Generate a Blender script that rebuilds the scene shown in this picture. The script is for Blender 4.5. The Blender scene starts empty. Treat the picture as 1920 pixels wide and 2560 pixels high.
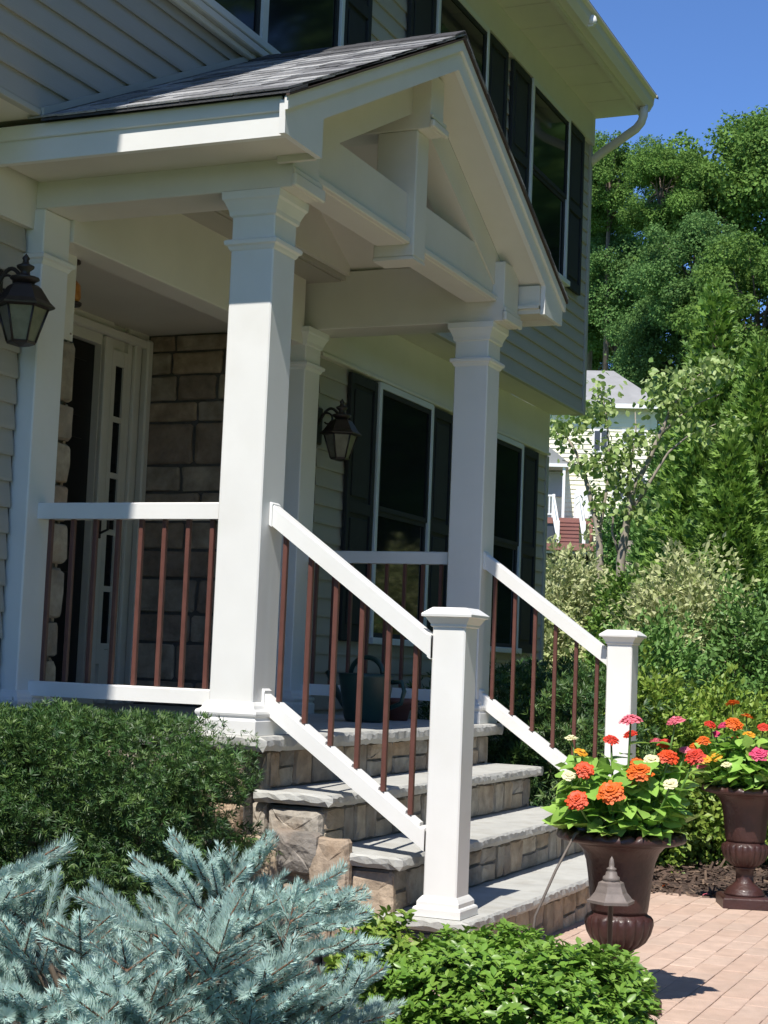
import bpy, math, random
import numpy as np
from mathutils import Vector, Matrix, Euler

random.seed(11)
rng = np.random.default_rng(11)
SC = bpy.context.scene
COL = SC.collection
PI = math.pi

# ------------------------------------------------------------------ camera
CAM = np.array([-5.51, -2.9111, 1.1164])
YAW, PITCH, ROLL, FPX = 0.4101, 0.0931, 0.0400, 4048.5
fw = np.array([math.cos(PITCH)*math.cos(YAW), math.cos(PITCH)*math.sin(YAW), math.sin(PITCH)])
rt0 = np.array([math.sin(YAW), -math.cos(YAW), 0.0])
up0 = np.cross(rt0, fw)
rt = math.cos(ROLL)*rt0 + math.sin(ROLL)*up0
upv = -math.sin(ROLL)*rt0 + math.cos(ROLL)*up0
cd = bpy.data.cameras.new('camera')
cam = bpy.data.objects.new('camera', cd)
COL.objects.link(cam)
cd.sensor_fit = 'HORIZONTAL'
cd.sensor_width = 36.0
cd.lens = FPX/1920.0*36.0
cd.clip_start = 0.05
cd.clip_end = 3000
mw = Matrix.Identity(4)
for i in range(3):
    mw[i][0], mw[i][1], mw[i][2], mw[i][3] = rt[i], upv[i], -fw[i], CAM[i]
cam.matrix_world = mw
SC.camera = cam


def ray(u, v):
    return fw + rt*(u-960)/FPX - upv*(v-1280)/FPX


def far(u, v, dist):
    """point on the line of sight of a photo pixel at a horizontal distance"""
    a = ray(u, v)
    return CAM + a*(dist/math.hypot(a[0], a[1]))


# ------------------------------------------------------------------ world, sun, exposure
SUN_TO = Vector((-1.0, -0.115, 1.5)).normalized()
w = bpy.data.worlds.new('World')
SC.world = w
w.use_nodes = True
nt = w.node_tree
nt.nodes.clear()
sky = nt.nodes.new('ShaderNodeTexSky')
sky.sky_type = 'NISHITA'
sky.sun_disc = False
sky.sun_elevation = math.asin(SUN_TO.z)
sky.sun_rotation = math.atan2(SUN_TO.x, SUN_TO.y)
sky.altitude = 3000
sky.air_density = 0.88
sky.dust_density = 0.0
sky.ozone_density = 10.0
bgn = nt.nodes.new('ShaderNodeBackground')
bgn.inputs['Strength'].default_value = 0.15
wo = nt.nodes.new('ShaderNodeOutputWorld')
nt.links.new(sky.outputs[0], bgn.inputs[0])
nt.links.new(bgn.outputs[0], wo.inputs[0])
sl = bpy.data.lights.new('sun', 'SUN')
sl.energy = 4.3
sl.angle = math.radians(0.53)
sl.color = (1.0, 0.95, 0.87)
sun = bpy.data.objects.new('sun', sl)
COL.objects.link(sun)
sun.rotation_euler = (-SUN_TO).to_track_quat('-Z', 'Y').to_euler()
sun.location = (-20, -3, 30)
SC.view_settings.view_transform = 'Standard'
SC.view_settings.look = 'None'
SC.view_settings.exposure = 0.62
SC.view_settings.gamma = 1.0
SC.view_settings.use_curve_mapping = False
SC.cycles.max_bounces = 8
SC.cycles.diffuse_bounces = 5
SC.cycles.transparent_max_bounces = 8

# ------------------------------------------------------------------ materials
MAT = {}


def M(name, col, rough=0.6, var=0.12, scale=6.0, bump=0.0, bscale=60.0, rnd=None, island=None,
      transl=0.0, metal=0.0, spec=0.5, stretch=None, stain=None, coat=0.0):
    m = bpy.data.materials.new(name)
    m.use_nodes = True
    n = m.node_tree.nodes
    L = m.node_tree.links
    n.clear()
    out = n.new('ShaderNodeOutputMaterial')
    b = n.new('ShaderNodeBsdfPrincipled')
    b.inputs['Roughness'].default_value = rough
    b.inputs['Metallic'].default_value = metal
    b.inputs['Specular IOR Level'].default_value = spec
    if coat:
        b.inputs['Coat Weight'].default_value = coat
        b.inputs['Coat Roughness'].default_value = 0.12
    geo = n.new('ShaderNodeNewGeometry')
    vec = geo.outputs['Position']
    if stretch:
        mp = n.new('ShaderNodeMapping')
        mp.inputs['Scale'].default_value = stretch
        L.new(vec, mp.inputs['Vector'])
        vec = mp.outputs[0]
    ns = n.new('ShaderNodeTexNoise')
    ns.inputs['Scale'].default_value = scale
    ns.inputs['Detail'].default_value = 5
    ns.inputs['Roughness'].default_value = 0.6
    L.new(vec, ns.inputs['Vector'])
    src = None
    cols = rnd or island
    if cols:
        rp = n.new('ShaderNodeValToRGB')
        e = rp.color_ramp.elements
        k = len(cols)
        e[0].position = 0.0
        e[0].color = (*cols[0], 1)
        e[1].position = 1.0
        e[1].color = (*cols[-1], 1)
        for i in range(1, k-1):
            q = e.new(i/(k-1))
            q.color = (*cols[i], 1)
        if rnd:
            oi = n.new('ShaderNodeObjectInfo')
            L.new(oi.outputs['Random'], rp.inputs[0])
        else:
            L.new(geo.outputs['Random Per Island'], rp.inputs[0])
        src = rp.outputs[0]
    mr = n.new('ShaderNodeMapRange')
    mr.inputs['From Min'].default_value = 0.3
    mr.inputs['From Max'].default_value = 0.7
    mr.inputs['To Min'].default_value = 1-var
    mr.inputs['To Max'].default_value = 1+var
    L.new(ns.outputs[0], mr.inputs[0])
    hv = n.new('ShaderNodeHueSaturation')
    L.new(mr.outputs[0], hv.inputs['Value'])
    if src:
        L.new(src, hv.inputs['Color'])
    else:
        hv.inputs['Color'].default_value = (*col, 1)
    colout = hv.outputs[0]
    if stain:
        n2 = n.new('ShaderNodeTexNoise')
        n2.inputs['Scale'].default_value = stain[1]
        n2.inputs['Detail'].default_value = 6
        L.new(geo.outputs['Position'], n2.inputs['Vector'])
        m2 = n.new('ShaderNodeMapRange')
        m2.inputs['From Min'].default_value = 0.5
        m2.inputs['From Max'].default_value = 0.72
        m2.inputs['To Max'].default_value = stain[2]
        L.new(n2.outputs[0], m2.inputs[0])
        mx = n.new('ShaderNodeMix')
        mx.data_type = 'RGBA'
        L.new(m2.outputs[0], mx.inputs[0])
        L.new(colout, mx.inputs[6])
        mx.inputs[7].default_value = (*stain[0], 1)
        colout = mx.outputs[2]
    L.new(colout, b.inputs['Base Color'])
    if bump:
        n3 = n.new('ShaderNodeTexNoise')
        n3.inputs['Scale'].default_value = bscale
        n3.inputs['Detail'].default_value = 4
        L.new(vec, n3.inputs['Vector'])
        bp = n.new('ShaderNodeBump')
        bp.inputs['Strength'].default_value = bump
        bp.inputs['Distance'].default_value = 0.01
        L.new(n3.outputs[0], bp.inputs['Height'])
        L.new(bp.outputs[0], b.inputs['Normal'])
    sh = b.outputs[0]
    if transl:
        t = n.new('ShaderNodeBsdfTranslucent')
        L.new(colout, t.inputs['Color'])
        ms = n.new('ShaderNodeMixShader')
        ms.inputs[0].default_value = transl
        L.new(sh, ms.inputs[1])
        L.new(t.outputs[0], ms.inputs[2])
        sh = ms.outputs[0]
    L.new(sh, out.inputs[0])
    MAT[name] = m
    return m


M('white_vinyl', (0.72, 0.715, 0.69), 0.42, 0.03, 3, stain=((0.60, 0.58, 0.52), 3.5, 0.22), bump=0.03, bscale=25)
M('white_trim', (0.67, 0.64, 0.58), 0.5, 0.04, 3, bump=0.06, bscale=120, stain=((0.58, 0.54, 0.46), 2.5, 0.25))
M('soffit_white', (0.64, 0.61, 0.54), 0.6, 0.05, 2)
M('siding', (0.385, 0.36, 0.315), 0.55, 0.06, 2, bump=0.15, bscale=90, stretch=(0.3, 1, 4))
M('corner', (0.40, 0.39, 0.35), 0.55, 0.05, 2)
M('shutter', (0.014, 0.017, 0.019), 0.75, 0.15, 10)
M('glass', (0.010, 0.012, 0.014), 0.06, 0.05, 2, spec=0.22)
M('sash', (0.62, 0.64, 0.64), 0.4, 0.05, 4)
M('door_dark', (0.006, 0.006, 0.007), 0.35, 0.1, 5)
M('shingle', (0.2, 0.2, 0.2), 0.95, 0.25, 60, bump=0.6, bscale=400, spec=0.2,
  rnd=[(0.049, 0.049, 0.054), (0.254, 0.258, 0.269), (0.371, 0.376, 0.386), (0.078, 0.078, 0.086), (0.410, 0.414, 0.420), (0.127, 0.127, 0.137), (0.322, 0.327, 0.337)])
M('roof_dark', (0.05, 0.05, 0.055), 0.9, 0.2, 30, bump=0.5, bscale=200)
M('drip_brown', (0.05, 0.03, 0.022), 0.6, 0.1, 8)
M('bluestone', (0.42, 0.42, 0.395), 0.85, 0.10, 7, bump=0.25, bscale=70, stain=((0.32, 0.30, 0.26), 9, 0.5), spec=0.25)
M('stone_face', (0.3, 0.27, 0.22), 0.9, 0.3, 11, bump=0.7, bscale=45, spec=0.2,
  rnd=[(0.24, 0.20, 0.155), (0.40, 0.34, 0.26), (0.30, 0.28, 0.25), (0.36, 0.27, 0.19), (0.43, 0.38, 0.31), (0.22, 0.20, 0.18), (0.39, 0.31, 0.22)],
  stain=((0.24, 0.14, 0.07), 7, 0.45))
M('stone_entry', (0.2, 0.17, 0.14), 0.9, 0.3, 8, bump=0.6, bscale=40, spec=0.2,
  rnd=[(0.31, 0.235, 0.175), (0.41, 0.335, 0.26), (0.35, 0.30, 0.245), (0.27, 0.205, 0.16), (0.44, 0.37, 0.29), (0.36, 0.26, 0.18)],
  stain=((0.20, 0.145, 0.105), 9, 0.6))
M('mortar', (0.16, 0.15, 0.135), 0.95, 0.2, 30, bump=0.5, bscale=90)
M('mortar_dark', (0.13, 0.12, 0.11), 0.95, 0.2, 30, bump=0.5, bscale=90)
M('baluster', (0.115, 0.047, 0.036), 0.4, 0.15, 20)
M('bronze', (0.028, 0.019, 0.017), 0.42, 0.25, 25, spec=0.5)
M('lantern_glass', (0.17, 0.155, 0.115), 0.25, 0.2, 18)
M('amber_glass', (0.55, 0.22, 0.05), 0.3, 0.3, 20)
M('urn', (0.042, 0.0145, 0.012), 0.5, 0.35, 14, bump=0.25, bscale=70, coat=0.12, stain=((0.05, 0.02, 0.018), 10, 0.6))
M('soil', (0.035, 0.024, 0.017), 0.95, 0.4, 30, bump=0.9, bscale=60)
M('paver', (0.42, 0.28, 0.21), 0.88, 0.12, 12, bump=0.35, bscale=150, spec=0.2,
  rnd=[(0.50, 0.37, 0.295), (0.47, 0.34, 0.27), (0.485, 0.355, 0.285), (0.52, 0.39, 0.315), (0.46, 0.345, 0.28)],
  stain=((0.40, 0.31, 0.25), 3, 0.55))
M('joint_sand', (0.46, 0.35, 0.28), 0.95, 0.25, 60, bump=0.4, bscale=200)
M('mulch', (0.07, 0.045, 0.033), 0.95, 0.4, 18, bump=1.0, bscale=50)
M('mulch_chip', (0.07, 0.045, 0.033), 0.9, 0.3, 30,
  island=[(0.057, 0.036, 0.027), (0.114, 0.074, 0.051), (0.068, 0.040, 0.031), (0.182, 0.125, 0.085)])
M('lawn', (0.10, 0.16, 0.035), 0.9, 0.3, 1.5, bump=0.8, bscale=30)
M('grass', (0.1, 0.16, 0.04), 0.7, 0.2, 2, island=[(0.09, 0.16, 0.03), (0.14, 0.20, 0.05), (0.18, 0.21, 0.07)], transl=0.3)
M('can_green', (0.012, 0.045, 0.04), 0.4, 0.15, 12)
M('terracotta', (0.13, 0.05, 0.04), 0.7, 0.2, 20)
M('path_bronze', (0.17, 0.14, 0.125), 0.55, 0.18, 30, bump=0.1, bscale=200)
M('tube_grey', (0.12, 0.10, 0.085), 0.6, 0.1, 20)
M('wood_bark', (0.12, 0.095, 0.07), 0.9, 0.35, 14, bump=0.8, bscale=40, stretch=(1, 1, 0.25))
M('pale_bark', (0.30, 0.26, 0.21), 0.9, 0.3, 14, bump=0.7, bscale=40, stretch=(1, 1, 0.3))
M('spruce_bark', (0.17, 0.085, 0.05), 0.8, 0.2, 30)
M('spruce_needle', (0.2, 0.3, 0.3), 0.6, 0.15, 5, transl=0.28,
  island=[(0.366, 0.520, 0.469), (0.475, 0.634, 0.583), (0.416, 0.574, 0.528), (0.554, 0.693, 0.642), (0.327, 0.495, 0.415)])
M('yew', (0.03, 0.07, 0.02), 0.5, 0.25, 3, transl=0.18,
  island=[(0.022, 0.066, 0.017), (0.055, 0.125, 0.028), (0.032, 0.085, 0.022), (0.12, 0.20, 0.045), (0.026, 0.075, 0.022)])
M('yew_dry', (0.35, 0.13, 0.04), 0.7, 0.2, 10)
M('azalea', (0.1, 0.2, 0.03), 0.38, 0.2, 4, transl=0.25, spec=0.5,
  island=[(0.105, 0.221, 0.028), (0.179, 0.326, 0.046), (0.137, 0.273, 0.037), (0.231, 0.368, 0.065), (0.089, 0.189, 0.026)])
M('azalea_leaf', (0.1, 0.2, 0.03), 0.36, 0.15, 8, transl=0.25, spec=0.5,
  rnd=[(0.116, 0.242, 0.028), (0.179, 0.326, 0.046), (0.137, 0.273, 0.037), (0.231, 0.368, 0.065)])
M('spirea', (0.1, 0.18, 0.03), 0.5, 0.2, 3, transl=0.28,
  island=[(0.127, 0.241, 0.030), (0.230, 0.345, 0.050), (0.299, 0.391, 0.070), (0.172, 0.287, 0.040)])
M('variegated', (0.3, 0.35, 0.15), 0.7, 0.15, 2, transl=0.28, spec=0.25,
  island=[(0.292, 0.361, 0.137), (0.516, 0.542, 0.289), (0.413, 0.464, 0.205), (0.602, 0.602, 0.365), (0.241, 0.327, 0.099)])
M('dogwood_leaf', (0.15, 0.24, 0.05), 0.5, 0.2, 3, transl=0.3,
  rnd=[(0.209, 0.330, 0.080), (0.319, 0.429, 0.130), (0.418, 0.506, 0.210), (0.253, 0.363, 0.090)])
M('dogwood', (0.15, 0.24, 0.05), 0.5, 0.2, 3, transl=0.3,
  island=[(0.165, 0.275, 0.060), (0.297, 0.407, 0.120), (0.407, 0.495, 0.200), (0.220, 0.341, 0.080)])
M('maple', (0.06, 0.12, 0.03), 0.75, 0.3, 0.4, transl=0.3, spec=0.2,
  island=[(0.109, 0.203, 0.041), (0.142, 0.251, 0.049), (0.125, 0.224, 0.045), (0.175, 0.288, 0.059)])
M('maple_blue', (0.05, 0.11, 0.04), 0.75, 0.3, 0.4, transl=0.3, spec=0.2,
  island=[(0.090, 0.184, 0.053), (0.120, 0.223, 0.060), (0.102, 0.201, 0.055), (0.150, 0.251, 0.069)])
M('cypress', (0.07, 0.15, 0.03), 0.55, 0.2, 1.5, transl=0.22,
  island=[(0.101, 0.207, 0.034), (0.157, 0.280, 0.045), (0.213, 0.336, 0.060), (0.123, 0.235, 0.040)])
M('dark_conifer', (0.04, 0.09, 0.03), 0.55, 0.2, 1.5, transl=0.18,
  island=[(0.088, 0.194, 0.045), (0.150, 0.275, 0.065), (0.112, 0.231, 0.050)])
M('zinnia_leaf', (0.15, 0.3, 0.05), 0.45, 0.18, 9, transl=0.3,
  rnd=[(0.19, 0.408, 0.061), (0.324, 0.528, 0.099), (0.264, 0.468, 0.077), (0.384, 0.576, 0.132)])
M('zinnia_foliage', (0.2, 0.4, 0.06), 0.45, 0.18, 9, transl=0.3,
  island=[(0.20, 0.38, 0.06), (0.30, 0.50, 0.10), (0.25, 0.44, 0.08), (0.36, 0.54, 0.13)])
M('stem_green', (0.12, 0.22, 0.05), 0.5, 0.15, 20)
for nm, c in dict(red=(0.62, 0.045, 0.02), orange=(0.72, 0.14, 0.012), pink=(0.80, 0.20, 0.26), hotpink=(0.68, 0.06, 0.17),
                  cream=(0.78, 0.74, 0.45), yellow=(0.75, 0.36, 0.02), vermilion=(0.70, 0.075, 0.012)).items():
    M('petal_'+nm, c, 0.55, 0.15, 60, transl=0.22)
M('flower_centre', (0.45, 0.2, 0.03), 0.7, 0.3, 100)
M('n_siding', (0.80, 0.76, 0.58), 0.6, 0.05, 0.5)
M('n_roof', (0.27, 0.27, 0.27), 0.9, 0.12, 1.2)
M('n_white', (0.78, 0.78, 0.77), 0.5, 0.04, 0.5)
M('n_deck', (0.24, 0.105, 0.085), 0.7, 0.1, 1)
M('n_grey', (0.33, 0.34, 0.35), 0.6, 0.08, 0.5)
M('n_dark', (0.05, 0.055, 0.06), 0.3, 0.1, 1)
M('white_cap', (0.8, 0.8, 0.8), 0.5, 0.02, 10)

# ------------------------------------------------------------------ object helpers
ORG = {}


def link(o, parent=None):
    COL.objects.link(o)
    if parent is not None:
        o.parent = parent
    return o


def thing(name, label, cat, loc=(0, 0, 0), group=None, kind=None):
    o = bpy.data.objects.new(name, None)
    COL.objects.link(o)
    o.empty_display_size = 0.1
    o.location = loc
    ORG[o.name] = np.array(loc, float)
    o['label'] = label
    o['category'] = cat
    if group:
        o['group'] = group
    if kind:
        o['kind'] = kind
    return o


def org(parent):
    return ORG.get(parent.name, np.zeros(3)) if parent is not None else np.zeros(3)


def sub_org(o, parent):
    """a mesh part that sits at its thing's origin passes that origin on to its own parts"""
    ORG[o.name] = org(parent)


def setmat(me, mat):
    if isinstance(mat, (list, tuple)):
        for q in mat:
            me.materials.append(MAT[q])
    else:
        me.materials.append(MAT[mat])


def np_mesh(name, V, F, mat, midx=None, smooth=False):
    V = np.asarray(V, np.float32)
    F = np.asarray(F, np.int32)
    me = bpy.data.meshes.new(name)
    me.vertices.add(len(V))
    me.vertices.foreach_set('co', V.ravel())
    k = F.shape[1]
    me.loops.add(F.size)
    me.loops.foreach_set('vertex_index', F.ravel())
    me.polygons.add(len(F))
    me.polygons.foreach_set('loop_start', np.arange(0, F.size, k, dtype=np.int32))
    me.polygons.foreach_set('loop_total', np.full(len(F), k, np.int32))
    if midx is not None:
        me.polygons.foreach_set('material_index', np.asarray(midx, np.int32))
    if smooth:
        me.polygons.foreach_set('use_smooth', np.ones(len(F), bool))
    me.update(calc_edges=True)
    setmat(me, mat)
    return me


class MB:
    def __init__(self):
        self.v, self.f, self.m, self.s = [], [], [], []

    def add(self, vs, fs, mi=0, smooth=False):
        b = len(self.v)
        self.v += [tuple(map(float, q)) for q in vs]
        for f in fs:
            self.f.append(tuple(b+i for i in f))
            self.m.append(mi)
            self.s.append(smooth)

    def convex(self, vs, fs, mi=0):
        c = np.mean(np.array(vs, float), axis=0)
        out = []
        for f in fs:
            p = np.array([vs[i] for i in f], float)
            n = np.zeros(3)
            for i in range(len(p)):
                n += np.cross(p[i]-p[0], p[(i+1) % len(p)]-p[0])
            out.append(tuple(f) if n@(p.mean(0)-c) >= 0 else tuple(reversed(f)))
        self.add(vs, out, mi)

    def box(self, x0, x1, y0, y1, z0, z1, bev=0.0, mi=0, T=None):
        c = np.array([(x0+x1)/2, (y0+y1)/2, (z0+z1)/2])
        h = np.array([abs(x1-x0)/2, abs(y1-y0)/2, abs(z1-z0)/2])
        if bev <= 0:
            vs = [c+h*np.array(s) for s in [(-1, -1, -1), (1, -1, -1), (1, 1, -1), (-1, 1, -1), (-1, -1, 1), (1, -1, 1), (1, 1, 1), (-1, 1, 1)]]
            fs = [(0, 3, 2, 1), (4, 5, 6, 7), (0, 1, 5, 4), (1, 2, 6, 5), (2, 3, 7, 6), (3, 0, 4, 7)]
        else:
            b = min(bev, h.min()*0.9)
            vs, ix = [], {}
            S = [-1, 1]
            for sx in S:
                for sy in S:
                    for sz in S:
                        s = np.array([sx, sy, sz])
                        for a in range(3):
                            q = (h-b)*s
                            q[a] = h[a]*s[a]
                            ix[(sx, sy, sz, a)] = len(vs)
                            vs.append(c+q)
            fs = []
            for a in range(3):
                o = [i for i in range(3) if i != a]
                for s in S:
                    r = []
                    for (p, q) in [(-1, -1), (1, -1), (1, 1), (-1, 1)]:
                        k = [0, 0, 0]
                        k[a] = s
                        k[o[0]] = p
                        k[o[1]] = q
                        r.append(ix[(*k, a)])
                    fs.append(r)
                for s1 in S:
                    for s2 in S:
                        k1, k2 = [0]*3, [0]*3
                        k1[a], k1[o[0]], k1[o[1]] = -1, s1, s2
                        k2[a], k2[o[0]], k2[o[1]] = 1, s1, s2
                        fs.append([ix[(*k1, o[0])], ix[(*k2, o[0])], ix[(*k2, o[1])], ix[(*k1, o[1])]])
            for sx in S:
                for sy in S:
                    for sz in S:
                        fs.append([ix[(sx, sy, sz, a)] for a in range(3)])
        if T is not None:
            vs = [tuple(T @ Vector(q)) for q in vs]
        self.convex(vs, fs, mi)

    def prism(self, poly, axis, a0, a1, mi=0):
        """polygon in the two other axes (cyclic order xyz) pushed along an axis"""
        n = len(poly)
        vs = []
        for a in (a0, a1):
            for (p, q) in poly:
                vs.append({'x': (a, p, q), 'y': (p, a, q), 'z': (p, q, a)}[axis])
        area = sum(poly[i][0]*poly[(i+1) % n][1]-poly[(i+1) % n][0]*poly[i][1] for i in range(n))
        flip = (area < 0) ^ (axis == 'y') ^ (a1 < a0)
        fs = [tuple(range(n-1, -1, -1)), tuple(range(n, 2*n))]
        fs += [(i, (i+1) % n, n+(i+1) % n, n+i) for i in range(n)]
        if flip:
            fs = [tuple(reversed(f)) for f in fs]
        self.add(vs, fs, mi)

    def sqloft(self, x0, x1, y0, y1, prof, mi=0):
        vs, fs = [], []
        for (o, z) in prof:
            vs += [(x0-o, y0-o, z), (x1+o, y0-o, z), (x1+o, y1+o, z), (x0-o, y1+o, z)]
        k = len(prof)
        for i in range(k-1):
            for j in range(4):
                a, b = 4*i+j, 4*i+(j+1) % 4
                fs.append((a, b, b+4, a+4))
        fs.append((3, 2, 1, 0))
        fs.append(tuple(4*(k-1)+j for j in range(4)))
        self.add(vs, fs, mi)

    def lathe(self, prof, n=32, c=(0, 0, 0), mod=None, mi=0, smooth=True):
        vs, fs = [], []
        for (r, z) in prof:
            for j in range(n):
                a = 2*PI*j/n
                rr, zz = (mod(r, z, a) if mod else (r, z))
                vs.append((c[0]+rr*math.cos(a), c[1]+rr*math.sin(a), c[2]+zz))
        for i in range(len(prof)-1):
            for j in range(n):
                a, b = i*n+j, i*n+(j+1) % n
                fs.append((a, b, b+n, a+n))
        if prof[0][0] > 1e-5:
            fs.append(tuple(range(n-1, -1, -1)))
        if prof[-1][0] > 1e-5:
            fs.append(tuple((len(prof)-1)*n+j for j in range(n)))
        self.add(vs, fs, mi, smooth)

    def tube(self, pts, rad, n=8, mi=0, smooth=True):
        pts = [Vector(p) for p in pts]
        if not hasattr(rad, '__len__'):
            rad = [rad]*len(pts)
        vs, fs = [], []
        prev = None
        for i, p in enumerate(pts):
            t = (pts[min(i+1, len(pts)-1)]-pts[max(i-1, 0)])
            if t.length < 1e-9:
                t = Vector((0, 0, 1))
            t.normalize()
            if prev is None:
                a = Vector((0, 0, 1)) if abs(t.z) < 0.9 else Vector((1, 0, 0))
                u = t.cross(a).normalized()
            else:
                u = (prev-t*prev.dot(t)).normalized()
            prev = u
            q = t.cross(u)
            for j in range(n):
                a = 2*PI*j/n
                vs.append(p+(u*math.cos(a)+q*math.sin(a))*rad[i])
        for i in range(len(pts)-1):
            for j in range(n):
                a, b = i*n+j, i*n+(j+1) % n
                fs.append((a, b, b+n, a+n))
        fs.append(tuple(range(n-1, -1, -1)))
        fs.append(tuple((len(pts)-1)*n+j for j in range(n)))
        self.add(vs, fs, mi, smooth)

    def mesh(self, name, mat, o=(0, 0, 0)):
        me = bpy.data.meshes.new(name)
        ox, oy, oz = o
        me.from_pydata([(x-ox, y-oy, z-oz) for x, y, z in self.v], [], self.f)
        me.polygons.foreach_set('material_index', self.m)
        me.polygons.foreach_set('use_smooth', self.s)
        me.update()
        setmat(me, mat)
        return me

    def build(self, name, mat, parent=None):
        """links the shapes (world coordinates) as ONE object under its parent"""
        o = bpy.data.objects.new(name, self.mesh(name, mat, org(parent)))
        link(o, parent)
        if parent is not None:
            sub_org(o, parent)
        return o


def part(name, mesh, parent, loc, rot=(0, 0, 0), scale=(1, 1, 1), mat=None):
    """a piece that shares mesh data; loc is in world coordinates"""
    o = bpy.data.objects.new(name, mesh)
    link(o, parent)
    o.location = Vector(loc)-Vector(org(parent))
    if isinstance(rot, Matrix):
        o.rotation_euler = rot.to_euler()
    else:
        o.rotation_euler = rot
    o.scale = scale
    if mat:
        o.material_slots[0].link = 'OBJECT'
        o.material_slots[0].material = MAT[mat]
    return o


def structure(o, label=None, cat=None):
    o['kind'] = 'structure'
    if label:
        o['label'] = label
        o['category'] = cat
    return o


def tag(o, label, cat, group=None, kind=None):
    o['label'] = label
    o['category'] = cat
    if group:
        o['group'] = group
    if kind:
        o['kind'] = kind
    return o


def copy_tree(src, loc, label, group=None):
    r = src.copy()
    COL.objects.link(r)
    r.location = loc
    r['label'] = label
    if group:
        r['group'] = group
    ORG[r.name] = np.array(loc, float)

    def rec(a, b):
        for ch in list(a.children):
            c = ch.copy()
            COL.objects.link(c)
            c.parent = b
            rec(ch, c)
    rec(src, r)
    return r


# ------------------------------------------------------------------ foliage helpers
LEAF_V = np.array([(0, 0, 0), (0.28, 0.45, 0.07), (0, 1, -0.06), (-0.28, 0.45, 0.07)])
LEAF_F = np.array([(0, 1, 2), (0, 2, 3)])
BROAD_V = np.array([(0, 0, 0), (0.34, 0.30, 0.06), (0.38, 0.60, 0.05), (0, 1, -0.10), (-0.38, 0.60, 0.05), (-0.34, 0.30, 0.06), (0, 0.45, -0.01)])
BROAD_F = np.array([(0, 1, 6), (1, 2, 6), (2, 3, 6), (3, 4, 6), (4, 5, 6), (5, 0, 6)])


def unit(v):
    return v/np.maximum(np.linalg.norm(v, axis=-1, keepdims=True), 1e-9)


def rdir(n, r=None):
    return unit((r or rng).normal(size=(n, 3)))


def frames(d, nrm):
    Y = unit(d)
    X = unit(np.cross(Y, nrm+1e-6))
    Z = np.cross(X, Y)
    return X, Y, Z


def scatter(P, d, nrm, size, TV=LEAF_V, TF=LEAF_F):
    X, Y, Z = frames(d, nrm)
    s = np.asarray(size).reshape(-1, 1, 1)
    V = P[:, None, :]+s*(TV[None, :, 0, None]*X[:, None, :]+TV[None, :, 1, None]*Y[:, None, :]+TV[None, :, 2, None]*Z[:, None, :])
    F = TF[None]+np.arange(len(P))[:, None, None]*len(TV)
    return V.reshape(-1, 3), F.reshape(-1, TF.shape[1])


def sprig_template(n=12, seed=3, w=0.05):
    """a short shoot with flat needles joined to its stem, length 1 along +y"""
    r = np.random.default_rng(seed)
    V = [(0.0, t, 0.0) for t in np.linspace(0, 1, n+2)]
    V = [np.array(v) for v in V]
    F = []
    for i in range(n):
        side = 1 if i % 2 else -1
        a = r.uniform(0.55, 1.0)
        t = i/n
        ln = 0.44*(1-0.4*t)*r.uniform(0.85, 1.15)
        m = (V[i+1]+V[i])/2
        V.append(m+ln*np.array([side*math.sin(a), math.cos(a), r.uniform(-0.05, 0.35)]))
        F.append((i, i+1, len(V)-1))
    V.append(np.array([0.05, 0.5, -0.02]))
    F.append((0, n+1, len(V)-1))
    return np.array(V), np.array(F)




def star_template(n=7, seed=4):
    """tip of a yew shoot: flat needles spreading from one point"""
    r = np.random.default_rng(seed)
    V, F = [np.zeros(3)], []
    for i in range(n):
        a = 2*PI*i/n+r.uniform(-.3, .3)
        sp_ = r.uniform(0.35, 0.95)
        d = np.array([math.cos(a)*sp_, 1.0-0.35*sp_, math.sin(a)*sp_])
        d /= np.linalg.norm(d)
        sd = np.cross(d, [0.3, 0.2, 1.0])
        sd /= np.linalg.norm(sd)
        L = r.uniform(0.75, 1.1)
        k = len(V)
        V += [d*L*0.5-sd*0.085, d*L, d*L*0.5+sd*0.085]
        F += [(0, k, k+1), (0, k+1, k+2)]
    return np.array(V), np.array(F)


YEW_V, YEW_F = star_template()
FAN_V = np.array([(0, 0, 0), (0.1, 0.3, 0.02), (0.42, 0.62, 0.08), (0.16, 0.62, 0), (0.2, 0.98, -0.05), (0, 0.75, 0.0), (-0.2, 1.0, -0.05), (-0.16, 0.62, 0), (-0.42, 0.6, 0.08), (-0.1, 0.3, 0.02)])
FAN_V = FAN_V*np.array([0.62, 1.0, 1.0])
FAN_F = np.array([(0, 1, 3), (1, 2, 3), (0, 3, 5), (3, 4, 5), (0, 5, 7), (5, 6, 7), (0, 7, 9), (7, 8, 9)])


def mound_points(n, c, r, power=2.4, lump=0.16, seed=1, depth=(0.80, 1.04), zmin=-0.35, lumpscale=5.0):
    """points near the skin of a lumpy superellipsoid, with outward directions"""
    q = np.random.default_rng(seed)
    d = rdir(n*2, q)
    d = d[d[:, 2] > zmin][:n]
    a = np.abs(d)
    k = (a[:, 0]**power+a[:, 1]**power+a[:, 2]**power)**(-1.0/power)
    ph = q.uniform(0, 6.28, (6, 3))
    fr = q.uniform(0.7, 1.5, (6, 3))*lumpscale
    L = sum(np.sin(d@np.diag(fr[i])+ph[i]).prod(1) for i in range(6))
    rad = k*(1+lump*L)*q.uniform(*depth, len(d))
    P = np.array(c)+d*rad[:, None]*np.array(r)
    N = unit(d/np.array(r))
    return P, N


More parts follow.
